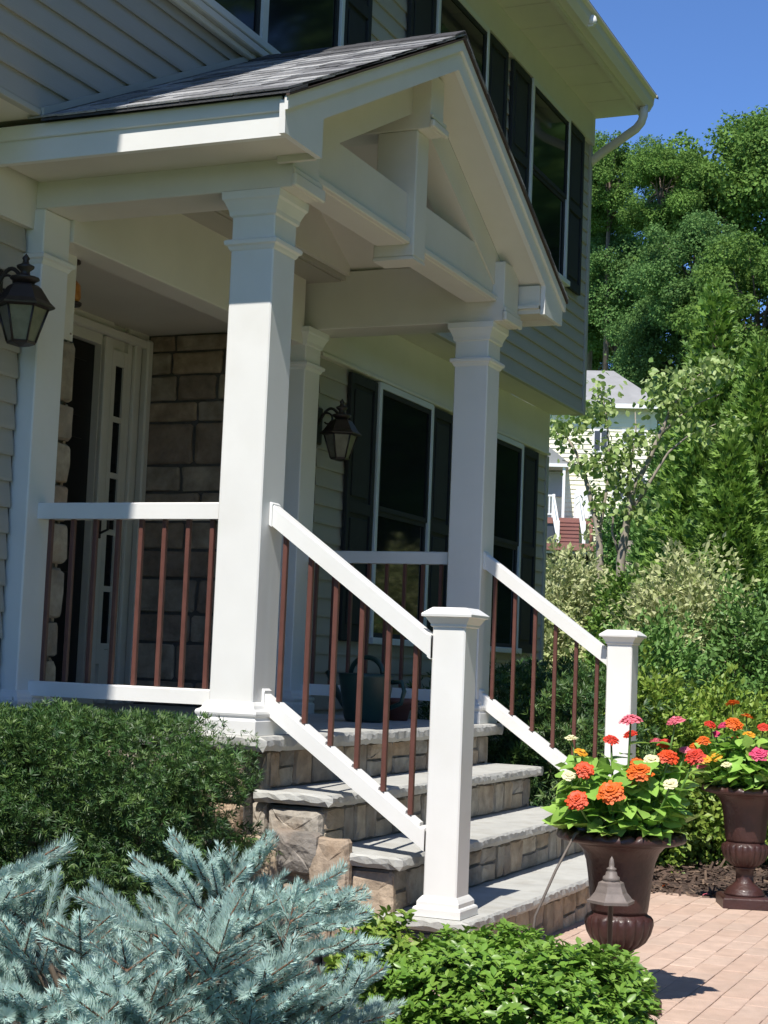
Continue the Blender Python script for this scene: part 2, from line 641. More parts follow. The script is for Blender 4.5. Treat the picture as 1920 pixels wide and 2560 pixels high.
def foliage(name, parent, P, N, size, mat, TV=LEAF_V, TF=LEAF_F, spread=0.8, upb=0.4, kind=None, seed=5, jit=0.35):
    q = np.random.default_rng(seed)
    d = unit(N+spread*q.normal(size=P.shape)*0.7+np.array([0, 0, upb]))
    nr = unit(N*0.8+np.array([0, 0, 0.6])+0.4*q.normal(size=P.shape))
    s = size*q.uniform(1-jit, 1+jit, len(P))
    V, F = scatter(P, d, nr, s, TV, TF)
    me = np_mesh(name, V-org(parent), F, mat)
    o = bpy.data.objects.new(name, me)
    link(o, parent)
    sub_org(o, parent)
    if kind:
        o['kind'] = kind
    return o


def stems(name, parent, base, tips, mat, r0=0.012, n=5, bend=0.15, seed=1):
    q = random.Random(seed)
    mb = MB()
    for t in tips:
        b = Vector(base)
        t = Vector(t)
        mid = (b+t)/2+Vector((q.uniform(-1, 1), q.uniform(-1, 1), q.uniform(0, 1)))*bend*(t-b).length
        pts = [b.lerp(mid, i/3).lerp(mid.lerp(t, i/3), i/3) for i in range(4)]
        mb.tube(pts, [r0, r0*0.8, r0*0.55, r0*0.25], n)
    return mb.build(name, mat, parent)


def stone_outline(w, h, rd, jit):
    """irregular eight to ten sided outline filling a w by h cell"""
    pts = []
    c = min(w, h)*0.07
    base = [(-w/2+c, -h/2), (0, -h/2), (w/2-c, -h/2), (w/2, -h/2+c), (w/2, 0), (w/2, h/2-c), (w/2-c, h/2), (0, h/2), (-w/2+c, h/2), (-w/2, h/2-c), (-w/2, 0), (-w/2, -h/2+c)]
    for (x, y) in base:
        pts.append((x*(1-rd.uniform(0, jit)), y*(1-rd.uniform(0, jit))))
    return pts


def stone_mesh(name, w, h, t, rd, mat, jit=0.07, rough=False):
    """local: x right, z up, front towards -y, back at y=0"""
    o = stone_outline(w, h, rd, jit)
    n = len(o)
    V, F = [], []
    for (x, z) in o:
        V.append((x, 0.0, z))
    for (x, z) in o:
        V.append((x, -t*rd.uniform(0.45, 0.75), z))
    rings = [(0.92, 0.85, 1.15)]
    if rough:
        rings = [(0.93, 0.85, 1.05), (0.74, 0.98, 1.22), (0.42, 1.02, 1.25)]
    tx, tz = rd.uniform(-.35, .35), rd.uniform(-.35, .35)
    for (k, a, b) in rings:
        for (x, z) in o:
            V.append((x*k+rd.uniform(-.004, .004), -t*(rd.uniform(a, b)+(tx*x/w+tz*z/h if rough else 0)), z*k+rd.uniform(-.004, .004)))
    V.append((rd.uniform(-.1, .1)*w, -t*1.15, rd.uniform(-.1, .1)*h))
    m = 1+len(rings)
    for k in range(m):
        for i in range(n):
            a, b = k*n+i, k*n+(i+1) % n
            F.append((a, b, b+n, a+n))
    for i in range(n):
        F.append((m*n+i, m*n+(i+1) % n, (m+1)*n))
    me = bpy.data.meshes.new(name)
    me.from_pydata(V, [], F)
    me.update()
    setmat(me, mat)
    return me


def lay_stones(parent, u0, u1, z0, z1, place, rot, mat, wr, hr, t, seed, gap=0.012, name='stone', rough=False):
    """rows of uneven stones on a wall; place(u, z) gives the world point"""
    rd = random.Random(seed)
    z = z0
    while z < z1-0.02:
        h = rd.uniform(*hr)
        if z+h > z1-min(hr[0], z1-z0)*0.6:
            h = z1-z
        u = u0
        while u < u1-0.015:
            ww = rd.uniform(*wr)
            if u+ww > u1-wr[0]*0.7:
                ww = u1-u
            me = stone_mesh(name, ww-gap, h-gap, t*rd.uniform(0.7, 1.3), rd, mat, rough=rough)
            part(name, me, parent, place(u+ww/2, z+h/2), rot)
            u += ww
        z += h


# ------------------------------------------------------------------ ground
def gz(x, y):
    s = (x-CAM[0])*math.cos(0.30)+(y-CAM[1])*math.sin(0.30)
    t = max(0.0, s-15.0)
    return 0.108*t*t/(t+4.0)


mbg = MB()
xs = sorted(set([-300, -120, -50, -25]+[-12+1.5*i for i in range(76)]+[115, 140, 180, 260, 400, 700]))
ys = sorted(set([-500, -250, -120, -70]+[-40+2.0*i for i in range(46)]+[60, 80, 110, 160, 250, 500]))
vs = [(x, y, gz(x, y)-0.035) for x in xs for y in ys]
ny = len(ys)
mbg.add(vs, [(i*ny+j, (i+1)*ny+j, (i+1)*ny+j+1, i*ny+j+1) for i in range(len(xs)-1) for j in range(ny-1)], 0, True)
ground = structure(mbg.build('ground', 'lawn'))

# mulch bed round the house and beyond the paving
mb = MB()
mul = []
gx = np.arange(-4.4, 9.01, 0.2)
gy = np.arange(-3.4, 1.4, 0.2)
for x in gx:
    for y in gy:
        mul.append((x, y, -0.016+0.012*math.sin(3.1*x+1.7*y)*math.sin(2.3*y-x)+gz(x, y)))
k = len(gy)
mb.add(mul, [(i*k+j, (i+1)*k+j, (i+1)*k+j+1, i*k+j+1) for i in range(len(gx)-1) for j in range(k-1)], 0, True)
structure(mb.build('mulch_bed', 'mulch'))
n = 5200
cx = rng.uniform(2.75, 5.6, n)
cy = rng.uniform(-2.2, -0.2, n)
P = np.stack([cx, cy, rng.uniform(-0.005, 0.02, n)], 1)
V, F = scatter(P, unit(rng.normal(size=(n, 3))*np.array([1, 1, 0.25])), unit(rng.normal(size=(n, 3))*0.5+np.array([0, 0, 1])), rng.uniform(0.02, 0.06, n),
               np.array([(-0.13, 0, 0), (0.13, 0, 0), (0.1, 1, 0.08), (-0.1, 1, 0.05)]), np.array([(0, 1, 2), (0, 2, 3)]))
o = bpy.data.objects.new('mulch_chips', np_mesh('mulch_chips', V, F, 'mulch_chip'))
link(o)
tag(o, 'loose brown bark mulch chips scattered beside the paved walk', 'mulch', kind='stuff')

# paved walk: sand bed, pavers in running bond
mb = MB()
mb.box(-1.15, 2.84, -4.2, -0.80, -0.06, 0.0)
walk = structure(mb.build('paved_walk', 'joint_sand'))
ORG[walk.name] = np.zeros(3)
pm = MB()
pm.box(-0.5, 0.5, -0.5, 0.5, -0.5, 0.5, 0.0)
PW, PD = 0.203, 0.1015


def paver_mesh(w_, d_):
    q = MB()
    q.box(-w_/2, w_/2, -d_/2, d_/2, -0.02, 0.006, 0.002)
    return q.mesh('paver', 'paver')


pmf = paver_mesh(PW-0.0028, PD-0.0026)
pmh = paver_mesh(PW/2-0.0028, PD-0.0026)
row = 0
y = -0.83-PD/2
while y > -2.08:
    x = -0.62+(PW/2 if row % 2 else 0)
    if row % 2:
        part('paver', pmh, walk, (-0.62-PW/4+PW/4, y, 0), (0, 0, 0))
    while x < 2.80:
        if x+PW > 2.86:
            part('paver', pmh, walk, (x+PW/4, y, random.uniform(-.0015, .0015)))
        else:
            part('paver', pmf, walk, (x+PW/2, y, random.uniform(-.0015, .0015)), (random.uniform(-.006, .006), random.uniform(-.006, .006), random.uniform(-.01, .01)))
        x += PW
    y -= PD
    row += 1

# ------------------------------------------------------------------ house
FLOOR = 0.8236
WY, UY, DY = 1.15, 0.864, 2.20          # lower wall, upper wall, door wall
house = thing('house', 'beige clapboard two storey house with dark shutters behind the white porch', 'house', (2.0, 3.0, 0.0))


def hpart(name, mat, fn, parent=house):
    q = MB()
    fn(q)
    return q.build(name, mat, parent)


HX0, HX1 = -9.0, 7.14
wl = hpart('lower_wall', 'siding', lambda q: (q.box(HX0, -0.05, WY+0.012, WY+0.30, 0, 3.19), q.box(2.66, HX1-0.05, WY+0.012, WY+0.30, 0, 3.19)))
wu = hpart('upper_wall', 'siding', lambda q: q.box(HX0, HX1-0.002, UY+0.012, UY+0.25, 3.215, 5.70))
hpart('rear_wall', 'siding', lambda q: (q.box(HX0, HX1-0.06, 8.8, 9.0, 0, 5.7), q.box(HX1-0.26, HX1-0.06, WY+0.31, 8.79, 0, 5.7), q.box(HX0, HX0+0.2, WY+0.31, 8.79, 0, 5.7)))


def board_mesh(length, h):
    q = MB()
    q.prism([(-0.004, 0), (-0.016, 0.0), (-0.017, 0.012), (-0.003, h), (0.006, h), (0.006, 0.0)], 'x', 0, length)
    return q.mesh('siding_board', 'siding')


EXPO = 0.107


def clad(parent, x0, x1, ywall, z0, z1):
    me = board_mesh(x1-x0, EXPO+0.01)
    z = z0
    while z < z1-0.02:
        part('siding_board', me, parent, (x0, ywall, z))
        z += EXPO


clad(wl, HX0, -0.052, WY, 0.30, 2.86)
clad(wl, 2.80, HX1-0.06, WY, 0.30, 2.86)
clad(wu, HX0, HX1-0.03, UY, 3.22, 5.47)
hpart('foundation', 'mortar', lambda q: (q.box(HX0, -0.06, WY+0.02, WY+0.28, -0.05, 0.30), q.box(2.67, HX1-0.06, WY+0.02, WY+0.28, -0.05, 0.30)))
# friezes, soffits, corner boards
hpart('lower_frieze', 'white_trim', lambda q: (q.box(HX0, -0.0255, WY-0.035, WY+0.029, 2.862, 3.205), q.box(2.74, HX1-0.05, WY-0.035, WY+0.01, 2.862, 3.205)))
hpart('frieze_bead', 'white_trim', lambda q: q.box(2.75, HX1-0.05, WY-0.052, WY-0.036, 2.862, 2.885, 0.004))
hpart('overhang_soffit', 'soffit_white', lambda q: (q.box(HX0, -0.37, UY-0.01, WY-0.036, 3.205, 3.214), q.box(3.06, HX1, UY-0.01, WY-0.036, 3.205, 3.214)))
hpart('starter_strip', 'corner', lambda q: (q.box(HX0, -0.40, UY-0.024, UY+0.012, 3.198, 3.222, 0.003), q.box(3.06, HX1, UY-0.024, UY+0.012, 3.198, 3.222, 0.003)))
hpart('upper_corner_board', 'corner', lambda q: (q.box(HX1-0.03, HX1+0.03, UY-0.026, UY+0.012, 3.2, 5.46, 0.003), q.box(HX1+0.0, HX1+0.03, UY+0.013, UY+0.10, 3.2, 5.46, 0.003)))
hpart('lower_corner_board', 'corner', lambda q: q.box(HX1-0.06, HX1, WY-0.024, WY+0.05, 0.30, 2.861, 0.003))
hpart('upper_frieze', 'white_trim', lambda q: q.box(HX0, HX1+0.01, UY-0.045, UY+0.011, 5.462, 5.70))
EY = 0.34
sof = hpart('main_soffit', 'soffit_white', lambda q: q.box(HX0, HX1+0.05, EY+0.1, UY+0.2, 5.722, 5.735))
smesh = MB()
smesh.box(-0.196, 0.196, EY+0.105, UY-0.002, 5.702, 5.719, 0.003)
sm = smesh.mesh('soffit_panel', 'soffit_white', (0, 0, 0))
for i in range(14):
    part('soffit_panel', sm, sof, (HX1-0.15-0.4*i, 0, 0))
hpart('main_fascia', 'white_trim', lambda q: q.box(HX0, HX1+0.05, EY+0.07, EY+0.099, 5.66, 5.86))
hpart('main_gutter', 'white_trim', lambda q: q.prism([(EY+0.068, 5.69), (EY+0.01, 5.69), (EY-0.02, 5.74), (EY-0.025, 5.79), (EY-0.05, 5.80), (EY-0.05, 5.815), (EY-0.012, 5.815), (EY-0.005, 5.75), (EY+0.02, 5.71), (EY+0.068, 5.71)], 'x', HX0, HX1-0.05))
hpart('gutter_end_cap', 'white_trim', lambda q: q.prism([(EY+0.068, 5.685), (EY+0.008, 5.685), (EY-0.024, 5.738), (EY-0.03, 5.79), (EY-0.054, 5.80), (EY-0.054, 5.818), (EY+0.068, 5.818)], 'x', HX1-0.049, HX1-0.043))
hpart('main_roof', 'roof_dark', lambda q: (
    q.prism([(EY-0.03, 5.83), (EY-0.03, 5.85), (4.9, 8.25), (9.6, 5.85), (9.6, 5.83), (4.9, 8.22)], 'x', HX0-0.2, HX1+0.09),
    q.prism([(UY+0.3, 5.74), (4.9, 8.15), (9.0, 5.74)], 'x', HX1-0.25, HX1-0.06), q.prism([(UY+0.3, 5.74), (4.9, 8.15), (9.0, 5.74)], 'x', HX0, HX0+0.2)))
hpart('downspout', 'white_trim', lambda q: q.tube([(6.99, EY+0.03, 5.70), (6.99, EY+0.03, 5.62), (7.0, EY+0.05, 5.57), (7.03, EY+0.10, 5.53), (7.12, UY-0.14, 5.40), (7.17, UY-0.02, 5.34), (7.195, UY+0.05, 5.28), (7.2, UY+0.06, 5.15), (7.2, UY+0.06, 3.3)],
                                                  [0.036]*9, 10))


def shutter(x0, x1, z0, z1, yw):
    f = MB()
    yb, yf = yw-0.018, yw-0.045
    s = 0.045
    zm = (z0+z1)/2
    f.box(x0, x0+s, yf, yb, z0, z1, 0.004)
    f.box(x1-s, x1, yf, yb, z0, z1, 0.004)
    for (a, b) in ((z0, z0+0.07), (zm-0.035, zm+0.035), (z1-0.06, z1)):
        f.box(x0+s, x1-s, yf+0.001, yb, a, b)
    o = f.build('shutter', 'shutter', house)
    for (a, b) in ((z0+0.07, zm-0.035), (zm+0.035, z1-0.06)):
        p = MB()
        p.box(x0+s, x1-s, yf+0.016, yb, a, b)
        p.box(x0+s+0.03, x1-s-0.03, yf+0.006, yf+0.0155, a+0.03, b-0.03, 0.006)
        p.build('shutter_panel', 'shutter', o)


def window(x0, x1, z0, z1, yw, units=1, split=0.5, dark_rail=False):
    f = MB()
    yb, yf = yw-0.012, yw-0.055
    t = 0.038
    f.box(x0, x0+t, yf, yb, z0, z1, 0.004)
    f.box(x1-t, x1, yf, yb, z0, z1, 0.004)
    f.box(x0+t, x1-t, yf+0.001, yb, z1-t, z1)
    o = f.build('window', 'sash', house)
    q = MB()
    q.box(x0-0.02, x1+0.02, yf-0.025, yb, z0-0.03, z0+0.012, 0.004)
    q.build('window_sill', 'sash', o)
    wd = (x1-x0-2*t)/units
    for u in range(units):
        a = x0+t+u*wd
        b = a+wd
        if u:
            q = MB()
            q.box(a-0.028, a+0.028, yf+0.002, yb, z0+0.013, z1-t-0.001)
            q.build('mullion', 'sash', o)
        zm = z0+(z1-z0)*split
        for (c, d, dy) in ((z0+0.013, zm, 0.014), (zm, z1-t-0.001, 0.004)):
            s = MB()
            e = 0.03
            m1, m2 = a+(0.028 if u else 0), b-(0.028 if u < units-1 else 0)
            s.box(m1, m1+e, yf+dy+0.004, yb-0.001, c, d)
            s.box(m2-e, m2, yf+dy+0.004, yb-0.001, c, d)
            s.box(m1+e, m2-e, yf+dy+0.005, yb-0.001, c, c+e)
            s.box(m1+e, m2-e, yf+dy+0.005, yb-0.001, d-e, d)
            s.build('sash_frame', 'shutter' if dark_rail else 'sash', o)
            g = MB()
            g.box(m1+e, m2-e, yf+dy+0.014, yf+dy+0.018, c+e, d-e)
            g.build('pane', 'glass', o)


window(3.58, 4.49, 1.26, 2.855, WY, dark_rail=True)
shutter(3.17, 3.565, 1.24, 2.845, WY)
shutter(4.505, 4.89, 1.24, 2.845, WY)
window(5.49, 6.40, 1.26, 2.855, WY, dark_rail=True)
shutter(5.09, 5.475, 1.24, 2.845, WY)
shutter(6.415, 6.80, 1.24, 2.845, WY)
for (a, b) in ((3.60, 4.54), (5.50, 6.45)):
    window(a, b, 4.14, 5.455, UY, dark_rail=True)
    shutter(a-0.42, a-0.015, 4.13, 5.445, UY)
    shutter(b+0.015, b+0.42, 4.13, 5.445, UY)
window(0.44, 2.24, 4.13, 5.455, UY, units=2, dark_rail=True)
shutter(2.255, 2.62, 4.13, 5.445, UY)
hpart('window_apron', 'white_trim', lambda q: (q.box(-0.6, 1.60, UY-0.075, UY-0.018, 4.055, 4.098, 0.006), q.box(-0.6, 1.60, UY-0.05, UY-0.018, 4.02, 4.054, 0.006)))

# recessed entry: stone side walls, door wall, ceiling
en = hpart('entry_side_wall', 'mortar_dark', lambda q: q.box(2.645, 2.80, WY+0.0, DY+0.1, FLOOR, 3.2))
hpart('entry_return_wall', 'mortar_dark', lambda q: (q.box(-0.03, 0.36, WY+0.04, WY+0.25, FLOOR-0.4, 2.47), q.box(0.20, 0.36, WY+0.25, DY+0.1, FLOOR, 3.2)))
hpart('entry_frieze', 'white_trim', lambda q: q.box(-0.03, 0.385, WY+0.03, WY+0.26, 2.471, 3.2))
rx = Euler((0, 0, -PI/2)).to_matrix()
lay_stones(en, WY+0.0, DY-0.005, FLOOR+0.002, 2.995, lambda u, z: (2.644, u, z), rx, 'stone_entry', (0.18, 0.50), (0.12, 0.26), 0.018, 21, gap=0.010, rough=True)
lay_stones(en, 0.165, 0.40, FLOOR+0.002, 2.47, lambda u, z: (u, WY+0.039, z), Euler((0, 0, 0)).to_matrix(), 'stone_face', (0.235, 0.24), (0.14, 0.26), 0.035, 22)
lay_stones(en, WY+0.02, DY-0.005, FLOOR+0.002, 2.99, lambda u, z: (0.361, u, z), Euler((0, 0, PI/2)).to_matrix(), 'stone_entry', (0.3, 0.5), (0.16, 0.28), 0.03, 23)
hpart('entry_ceiling', 'soffit_white', lambda q: q.box(0.1, 2.8, WY+0.06, DY+0.1, 3.0, 3.03))
hpart('door_wall', 'white_trim', lambda q: (q.box(0.37, 1.18, DY, DY+0.1, FLOOR, 3.0), q.box(2.14, 2.26, DY, DY+0.1, FLOOR, 3.0), q.box(2.26, 2.42, DY+0.03, DY+0.1, FLOOR, 3.0),
                                            q.box(2.42, 2.64, DY, DY+0.1, FLOOR, 3.0), q.box(1.18, 2.14, DY, DY+0.1, 2.85, 3.0)))
hpart('door_casing', 'white_trim', lambda q: (q.box(2.145, 2.20, DY-0.03, DY-0.001, FLOOR, 2.90, 0.006), q.box(2.46, 2.52, DY-0.028, DY-0.001, FLOOR, 2.93, 0.006), q.box(2.56, 2.62, DY-0.05, DY-0.001, FLOOR, 2.96, 0.01),
                                              q.box(1.0, 2.559, DY-0.045, DY-0.001, 2.905, 2.955, 0.008)))
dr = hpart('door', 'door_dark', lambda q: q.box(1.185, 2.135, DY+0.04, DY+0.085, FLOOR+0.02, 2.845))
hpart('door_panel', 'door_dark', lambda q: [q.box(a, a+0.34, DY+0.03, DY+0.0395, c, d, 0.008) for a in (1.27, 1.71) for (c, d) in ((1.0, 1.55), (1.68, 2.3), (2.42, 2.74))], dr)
hpart('door_handle', 'bronze', lambda q: (q.box(2.155, 2.185, DY-0.04, DY-0.031, 1.75, 1.95, 0.004), q.tube([(2.17, DY-0.04, 1.92), (2.17, DY-0.09, 1.90), (2.17, DY-0.09, 1.80), (2.17, DY-0.04, 1.78)], 0.008, 6)), dr)
hpart('threshold', 'white_trim', lambda q: q.box(1.18, 2.14, DY-0.06, DY+0.039, FLOOR+0.002, FLOOR+0.06, 0.008))
sdl = hpart('sidelight', 'white_trim', lambda q: ([q.box(2.262, 2.30, DY+0.0, DY+0.029, 1.05, 2.85)], q.box(2.385, 2.418, DY+0.0, DY+0.029, 1.05, 2.85)))
for i in range(5):
    z0_ = 1.15+i*0.325
    hpart('sidelight_pane', 'glass', lambda q: q.box(2.30, 2.385, DY+0.012, DY+0.018, z0_+0.016, z0_+0.309), sdl)
    hpart('glazing_bar', 'white_trim', lambda q: q.box(2.30, 2.385, DY+0.003, DY+0.028, z0_-0.016, z0_+0.016), sdl)
hpart('sidelight_base', 'white_trim', lambda q: q.box(2.30, 2.385, DY+0.002, DY+0.029, 0.83, 1.13), sdl)
hpart('sidelight_head', 'white_trim', lambda q: q.box(2.30, 2.385, DY+0.002, DY+0.029, 2.76, 2.85), sdl)

# ------------------------------------------------------------------ stone steps and porch floor
steps = thing('stone_steps', 'bluestone steps with tan fieldstone risers leading up to the porch', 'steps', (1.3, -0.4, 0.0))
R_ = 0.2059
TY = [-0.893, -0.628, -0.336, -0.09]
XL, XR = 0.04, 2.615


def slab(name, x0, x1, y0, y1, zt, th, seed, parent, open_sides='LFR'):
    rd = random.Random(seed)
    pts = []

    def seg(a, b, side):
        L = math.hypot(b[0]-a[0], b[1]-a[1])
        m = max(2, int(L/0.028))
        for i in range(m):
            t = i/m
            pts.append((a[0]+(b[0]-a[0])*t, a[1]+(b[1]-a[1])*t, side))
    seg((x0, y1), (x0, y0), 'L')
    seg((x0, y0), (x1, y0), 'F')
    seg((x1, y0), (x1, y1), 'R')
    seg((x1, y1), (x0, y1), 'B')
    nrm = {'L': (-1, 0), 'F': (0, -1), 'R': (1, 0), 'B': (0, 0)}
    rings = [[], [], [], []]
    w1 = w2 = 0
    for (x, y, s) in pts:
        nx, ny_ = nrm[s]
        w1 = 0.6*w1+rd.uniform(-1, 1)*0.0014
        w2 = 0.5*w2+rd.uniform(-1, 1)*0.003
        k = 1 if s in open_sides else 0
        for r, (off, z) in enumerate(((-0.004+w1*0.8, zt), (0.004+w1+rd.uniform(-.003, .003), zt-th*rd.uniform(0.12, 0.3)), (0.004+w2+rd.uniform(-.004, .003), zt-th*rd.uniform(0.5, 0.75)), (-0.012+w2*1.3, zt-th*(1+k*rd.uniform(-.06, .06))))):
            rings[r].append((x+nx*off*k, y+ny_*off*k, z))
    n = len(pts)
    q = MB()
    vs = sum(rings, [])
    fs = []
    for r in range(3):
        for i in range(n):
            a, b = r*n+i, r*n+(i+1) % n
            fs.append((a, a+n, b+n, b))
    fs.append(tuple(range(n)))
    fs.append(tuple(range(4*n-1, 3*n-1, -1)))
    q.add(vs, fs)
    return q.build(name, 'bluestone', parent)


for k in range(3):
    slab('tread', XL, XR, TY[k], TY[k+1]+0.085, R_*(k+1), 0.046, 31+k, steps)
core = MB()
for k in range(4):
    core.box(XL+0.060, XR-0.060, TY[k]+0.062, 1.1 if k == 3 else TY[k+1]+0.10, -0.05 if k == 0 else R_*k-0.05-(0.0), R_*(k+1)-0.057)
core.build('core', 'mortar', steps)
F0 = Euler((0, 0, 0)).to_matrix()
for k in range(4):
    z0_ = (R_*k+0.001) if k else -0.02
    rd = random.Random(40+k)
    u = XL+0.045
    while u < XR-0.05:
        ww = rd.uniform(0.08, 0.24)
        if u+ww > XR-0.11:
            ww = XR-0.045-u
        zt_ = R_*(k+1)-0.056
        h1_ = (zt_-z0_)*rd.uniform(0.42, 0.6)
        hr_ = (h1_, h1_) if rd.random() < 0.35 and ww > 0.12 else (0.3, 0.3)
        lay_stones(steps, u, u+ww, z0_, zt_, lambda a, z: (a, TY[k]+0.074, z), F0, 'stone_face', (ww, ww), hr_, 0.024, rd.randint(0, 99999), gap=0.006)
        u += ww
RL = Euler((0, 0, -PI/2)).to_matrix()
# left flank of the steps: bigger rough stones under each tread
for k in range(4):
    y0_ = TY[k]+0.045
    y1_ = TY[k+1]+0.045 if k < 3 else 0.02
    lay_stones(steps, y0_, y1_, -0.03, R_*(k+1)-0.057, lambda u, z: (XL+0.074, u, z), RL, 'stone_face', (0.12, 0.26), (0.10, 0.20), 0.04, 60+k, gap=0.008, rough=True)
RR = Euler((0, 0, PI/2)).to_matrix()
for k in range(4):
    y0_ = TY[k]+0.045
    y1_ = TY[k+1]+0.045 if k < 3 else 0.02
    lay_stones(steps, y0_, y1_, -0.03, R_*(k+1)-0.057, lambda u, z: (XR-0.074, u, z), RR, 'stone_face', (0.15, 0.26), (0.14, 0.22), 0.045, 80+k, gap=0.008)
# rubble stones at the foot of the left flank
for (x, y, z, sx, sy, sz, sd) in ((-0.03, -0.20, 0.40, .20, .12, .17, 1), (-0.02, -0.34, 0.36, .17, .10, .22, 2), (-0.05, -0.46, 0.10, .22, .12, .16, 3), (-0.02, -0.64, 0.07, .20, .12, .13, 4), (0.0, -0.25, 0.17, .24, .13, .22, 5), (0.02, -0.79, 0.05, .16, .10, .10, 6), (-0.03, -0.03, 0.35, .2, .12, .2, 7)):
    rd = random.Random(900+sd)
    me = stone_mesh('rubble_stone', sx, sz, 0.045, rd, 'stone_face', 0.16, True)
    part('rubble_stone', me, steps, (0.06+0.0*x, y, z), RL)

porch = thing('entry_porch', 'white gabled entry porch with square columns and open truss over stone steps', 'porch', (1.34, 0.5, FLOOR))
slab('porch_floor', -0.05, XR+0.06, TY[3], 1.16, FLOOR, 0.056, 35, porch)
slab('entry_floor', 0.30, 2.645, 1.162, DY, FLOOR, 0.056, 36, porch, '')
fnd = hpart('porch_foundation', 'mortar', lambda q: q.box(0.03, 0.12, 0.03, 1.15, -0.05, FLOOR-0.057), porch)
hpart('porch_foundation', 'mortar', lambda q: q.box(XR-0.10, XR-0.0, 0.03, 1.15, -0.05, FLOOR-0.057), porch)
lay_stones(fnd, 0.02, 1.14, -0.03, FLOOR-0.058, lambda u, z: (0.029, u, z), RL, 'stone_face', (0.16, 0.3), (0.13, 0.22), 0.045, 71, rough=True)

CW = 0.19


def column(x0, y0, y1, half=False):
    f = MB()
    f.box(x0, x0+CW, y0, y1, FLOOR+0.10, 2.948 if half else 2.90, 0.005)
    c = f.build('column', 'white_vinyl', porch)
    b = MB()
    z = FLOOR+0.001
    b.sqloft(x0, x0+CW, y0, y1, [(0.038, z), (0.038, z+0.052), (0.033, z+0.058), (0.030, z+0.060), (0.030, z+0.066), (0.036, z+0.072), (0.038, z+0.080), (0.035, z+0.089), (0.024, z+0.094), (0.020, z+0.097), (0.015, z+0.110), (0.006, z+0.121), (0.001, z+0.124)])
    b.build('base_moulding', 'white_vinyl', c)
    b = MB()
    b.sqloft(x0, x0+CW, y0, y1, [(0.001, 2.715), (0.006, 2.722), (0.010, 2.732), (0.020, 2.738), (0.022, 2.752), (0.016, 2.758), (0.001, 2.762)])
    b.build('neck_moulding', 'white_vinyl', c)
    if half:
        return
    b = MB()
    b.sqloft(x0, x0+CW, y0, y1, [(0.001, 2.85), (0.008, 2.856), (0.010, 2.872), (0.015, 2.885), (0.026, 2.910), (0.033, 2.918), (0.034, 2.9475)])
    b.build('capital', 'white_vinyl', c)


CX2 = 2.492
column(0.0, 0.0, 0.19)
column(CX2, 0.0, 0.19)
column(-0.03, 1.065, 1.16, True)
column(2.395, 1.035, 1.16)

# beams on the columns
BB, BT = 2.949, 3.27


def beam(name, x0, x1, y0, y1, z0, z1, mould=True):
    f = MB()
    f.box(x0, x1, y0, y1, z0, z1, 0.004)
    o = f.build(name, 'white_trim', porch)
    return o


bl = beam('beam', -0.025, 0.205, -0.085, 1.12, BB, BT)
br = beam('beam', 2.475, 2.705, -0.085, 1.12, BB, BT)
hb = beam('header_beam', 0.161, 2.394, 1.05, 1.20, 2.852, 3.245)
for (o, x0, x1) in ((bl, -0.025, 0.205), (br, 2.475, 2.705)):
    q = MB()
    q.box(x0-0.02, x1+0.02, -0.108, -0.0855, BB-0.001, BB+0.05, 0.006)
    q.box(x0-0.01, x1+0.01, -0.098, -0.0855, BB+0.051, BB+0.075, 0.004)
    q.build('beam_moulding', 'white_trim', o)
# truss in the gable
RX, RZ, SL = 1.34, 4.052, 0.5
EAVE_X = -0.40


def roofz(x):
    return RZ-SL*abs(x-RX)


tb = beam('tie_beam', 0.206, 2.474, -0.02, 0.13, 3.055, 3.30)
q = MB()
q.box(0.207, 1.262, -0.045, -0.0205, 3.056, 3.085, 0.004)
q.box(1.418, 2.473, -0.045, -0.0205, 3.056, 3.085, 0.004)
q.build('tie_moulding', 'white_trim', tb)
kp = MB()
kp.box(1.268, 1.412, -0.06, 0.145, 3.0, 3.60, 0.006)
k_ = kp.build('king_post', 'white_trim', porch)
q = MB()
q.sqloft(1.268, 1.412, -0.06, 0.145, [(0.0, 2.985), (0.0, 2.999)])
q.build('pendant_block', 'white_trim', k_)
rb = beam('ridge_beam', 1.262, 1.418, -0.125, 0.8215, 3.60, 3.87)
q = MB()
q.box(1.245, 1.435, -0.15, -0.1255, 3.60, 3.635, 0.005)
q.box(1.252, 1.428, -0.14, -0.1255, 3.645, 3.665, 0.004)
q.build('bracket_moulding', 'white_trim', rb)
for s in (-1, 1):
    q = MB()
    xa, xb = RX+s*0.079, RX+s*1.25
    q.prism([(xa, 3.90-SL*0.079-0.185), (xb, 3.90-SL*1.25-0.185), (xb, 3.90-SL*1.25), (xa, 3.90-SL*0.079)], 'y', -0.03, 0.12)
    q.build('truss_rafter', 'white_trim', porch)
# vaulted ceiling
for s in (-1, 1):
    q = MB()
    xa, xb = RX, RX+s*1.30
    q.prism([(xa, 3.86), (xb, 3.86-SL*1.30), (xb, 3.885-SL*1.30), (xa, 3.885)], 'y', 0.121, 0.86)
    q.build('vault_ceiling', 'white_trim', porch)
hpart('vault_end_wall', 'white_trim', lambda q: q.prism([(0.206, 3.246), (2.474, 3.246), (2.474, 3.30), (RX, 3.858), (0.206, 3.30)], 'y', 0.822, 0.842), porch)
hpart('ceiling_strip', 'white_trim', lambda q: q.box(0.207, 2.473, 0.8425, 1.20, 3.246, 3.26), porch)
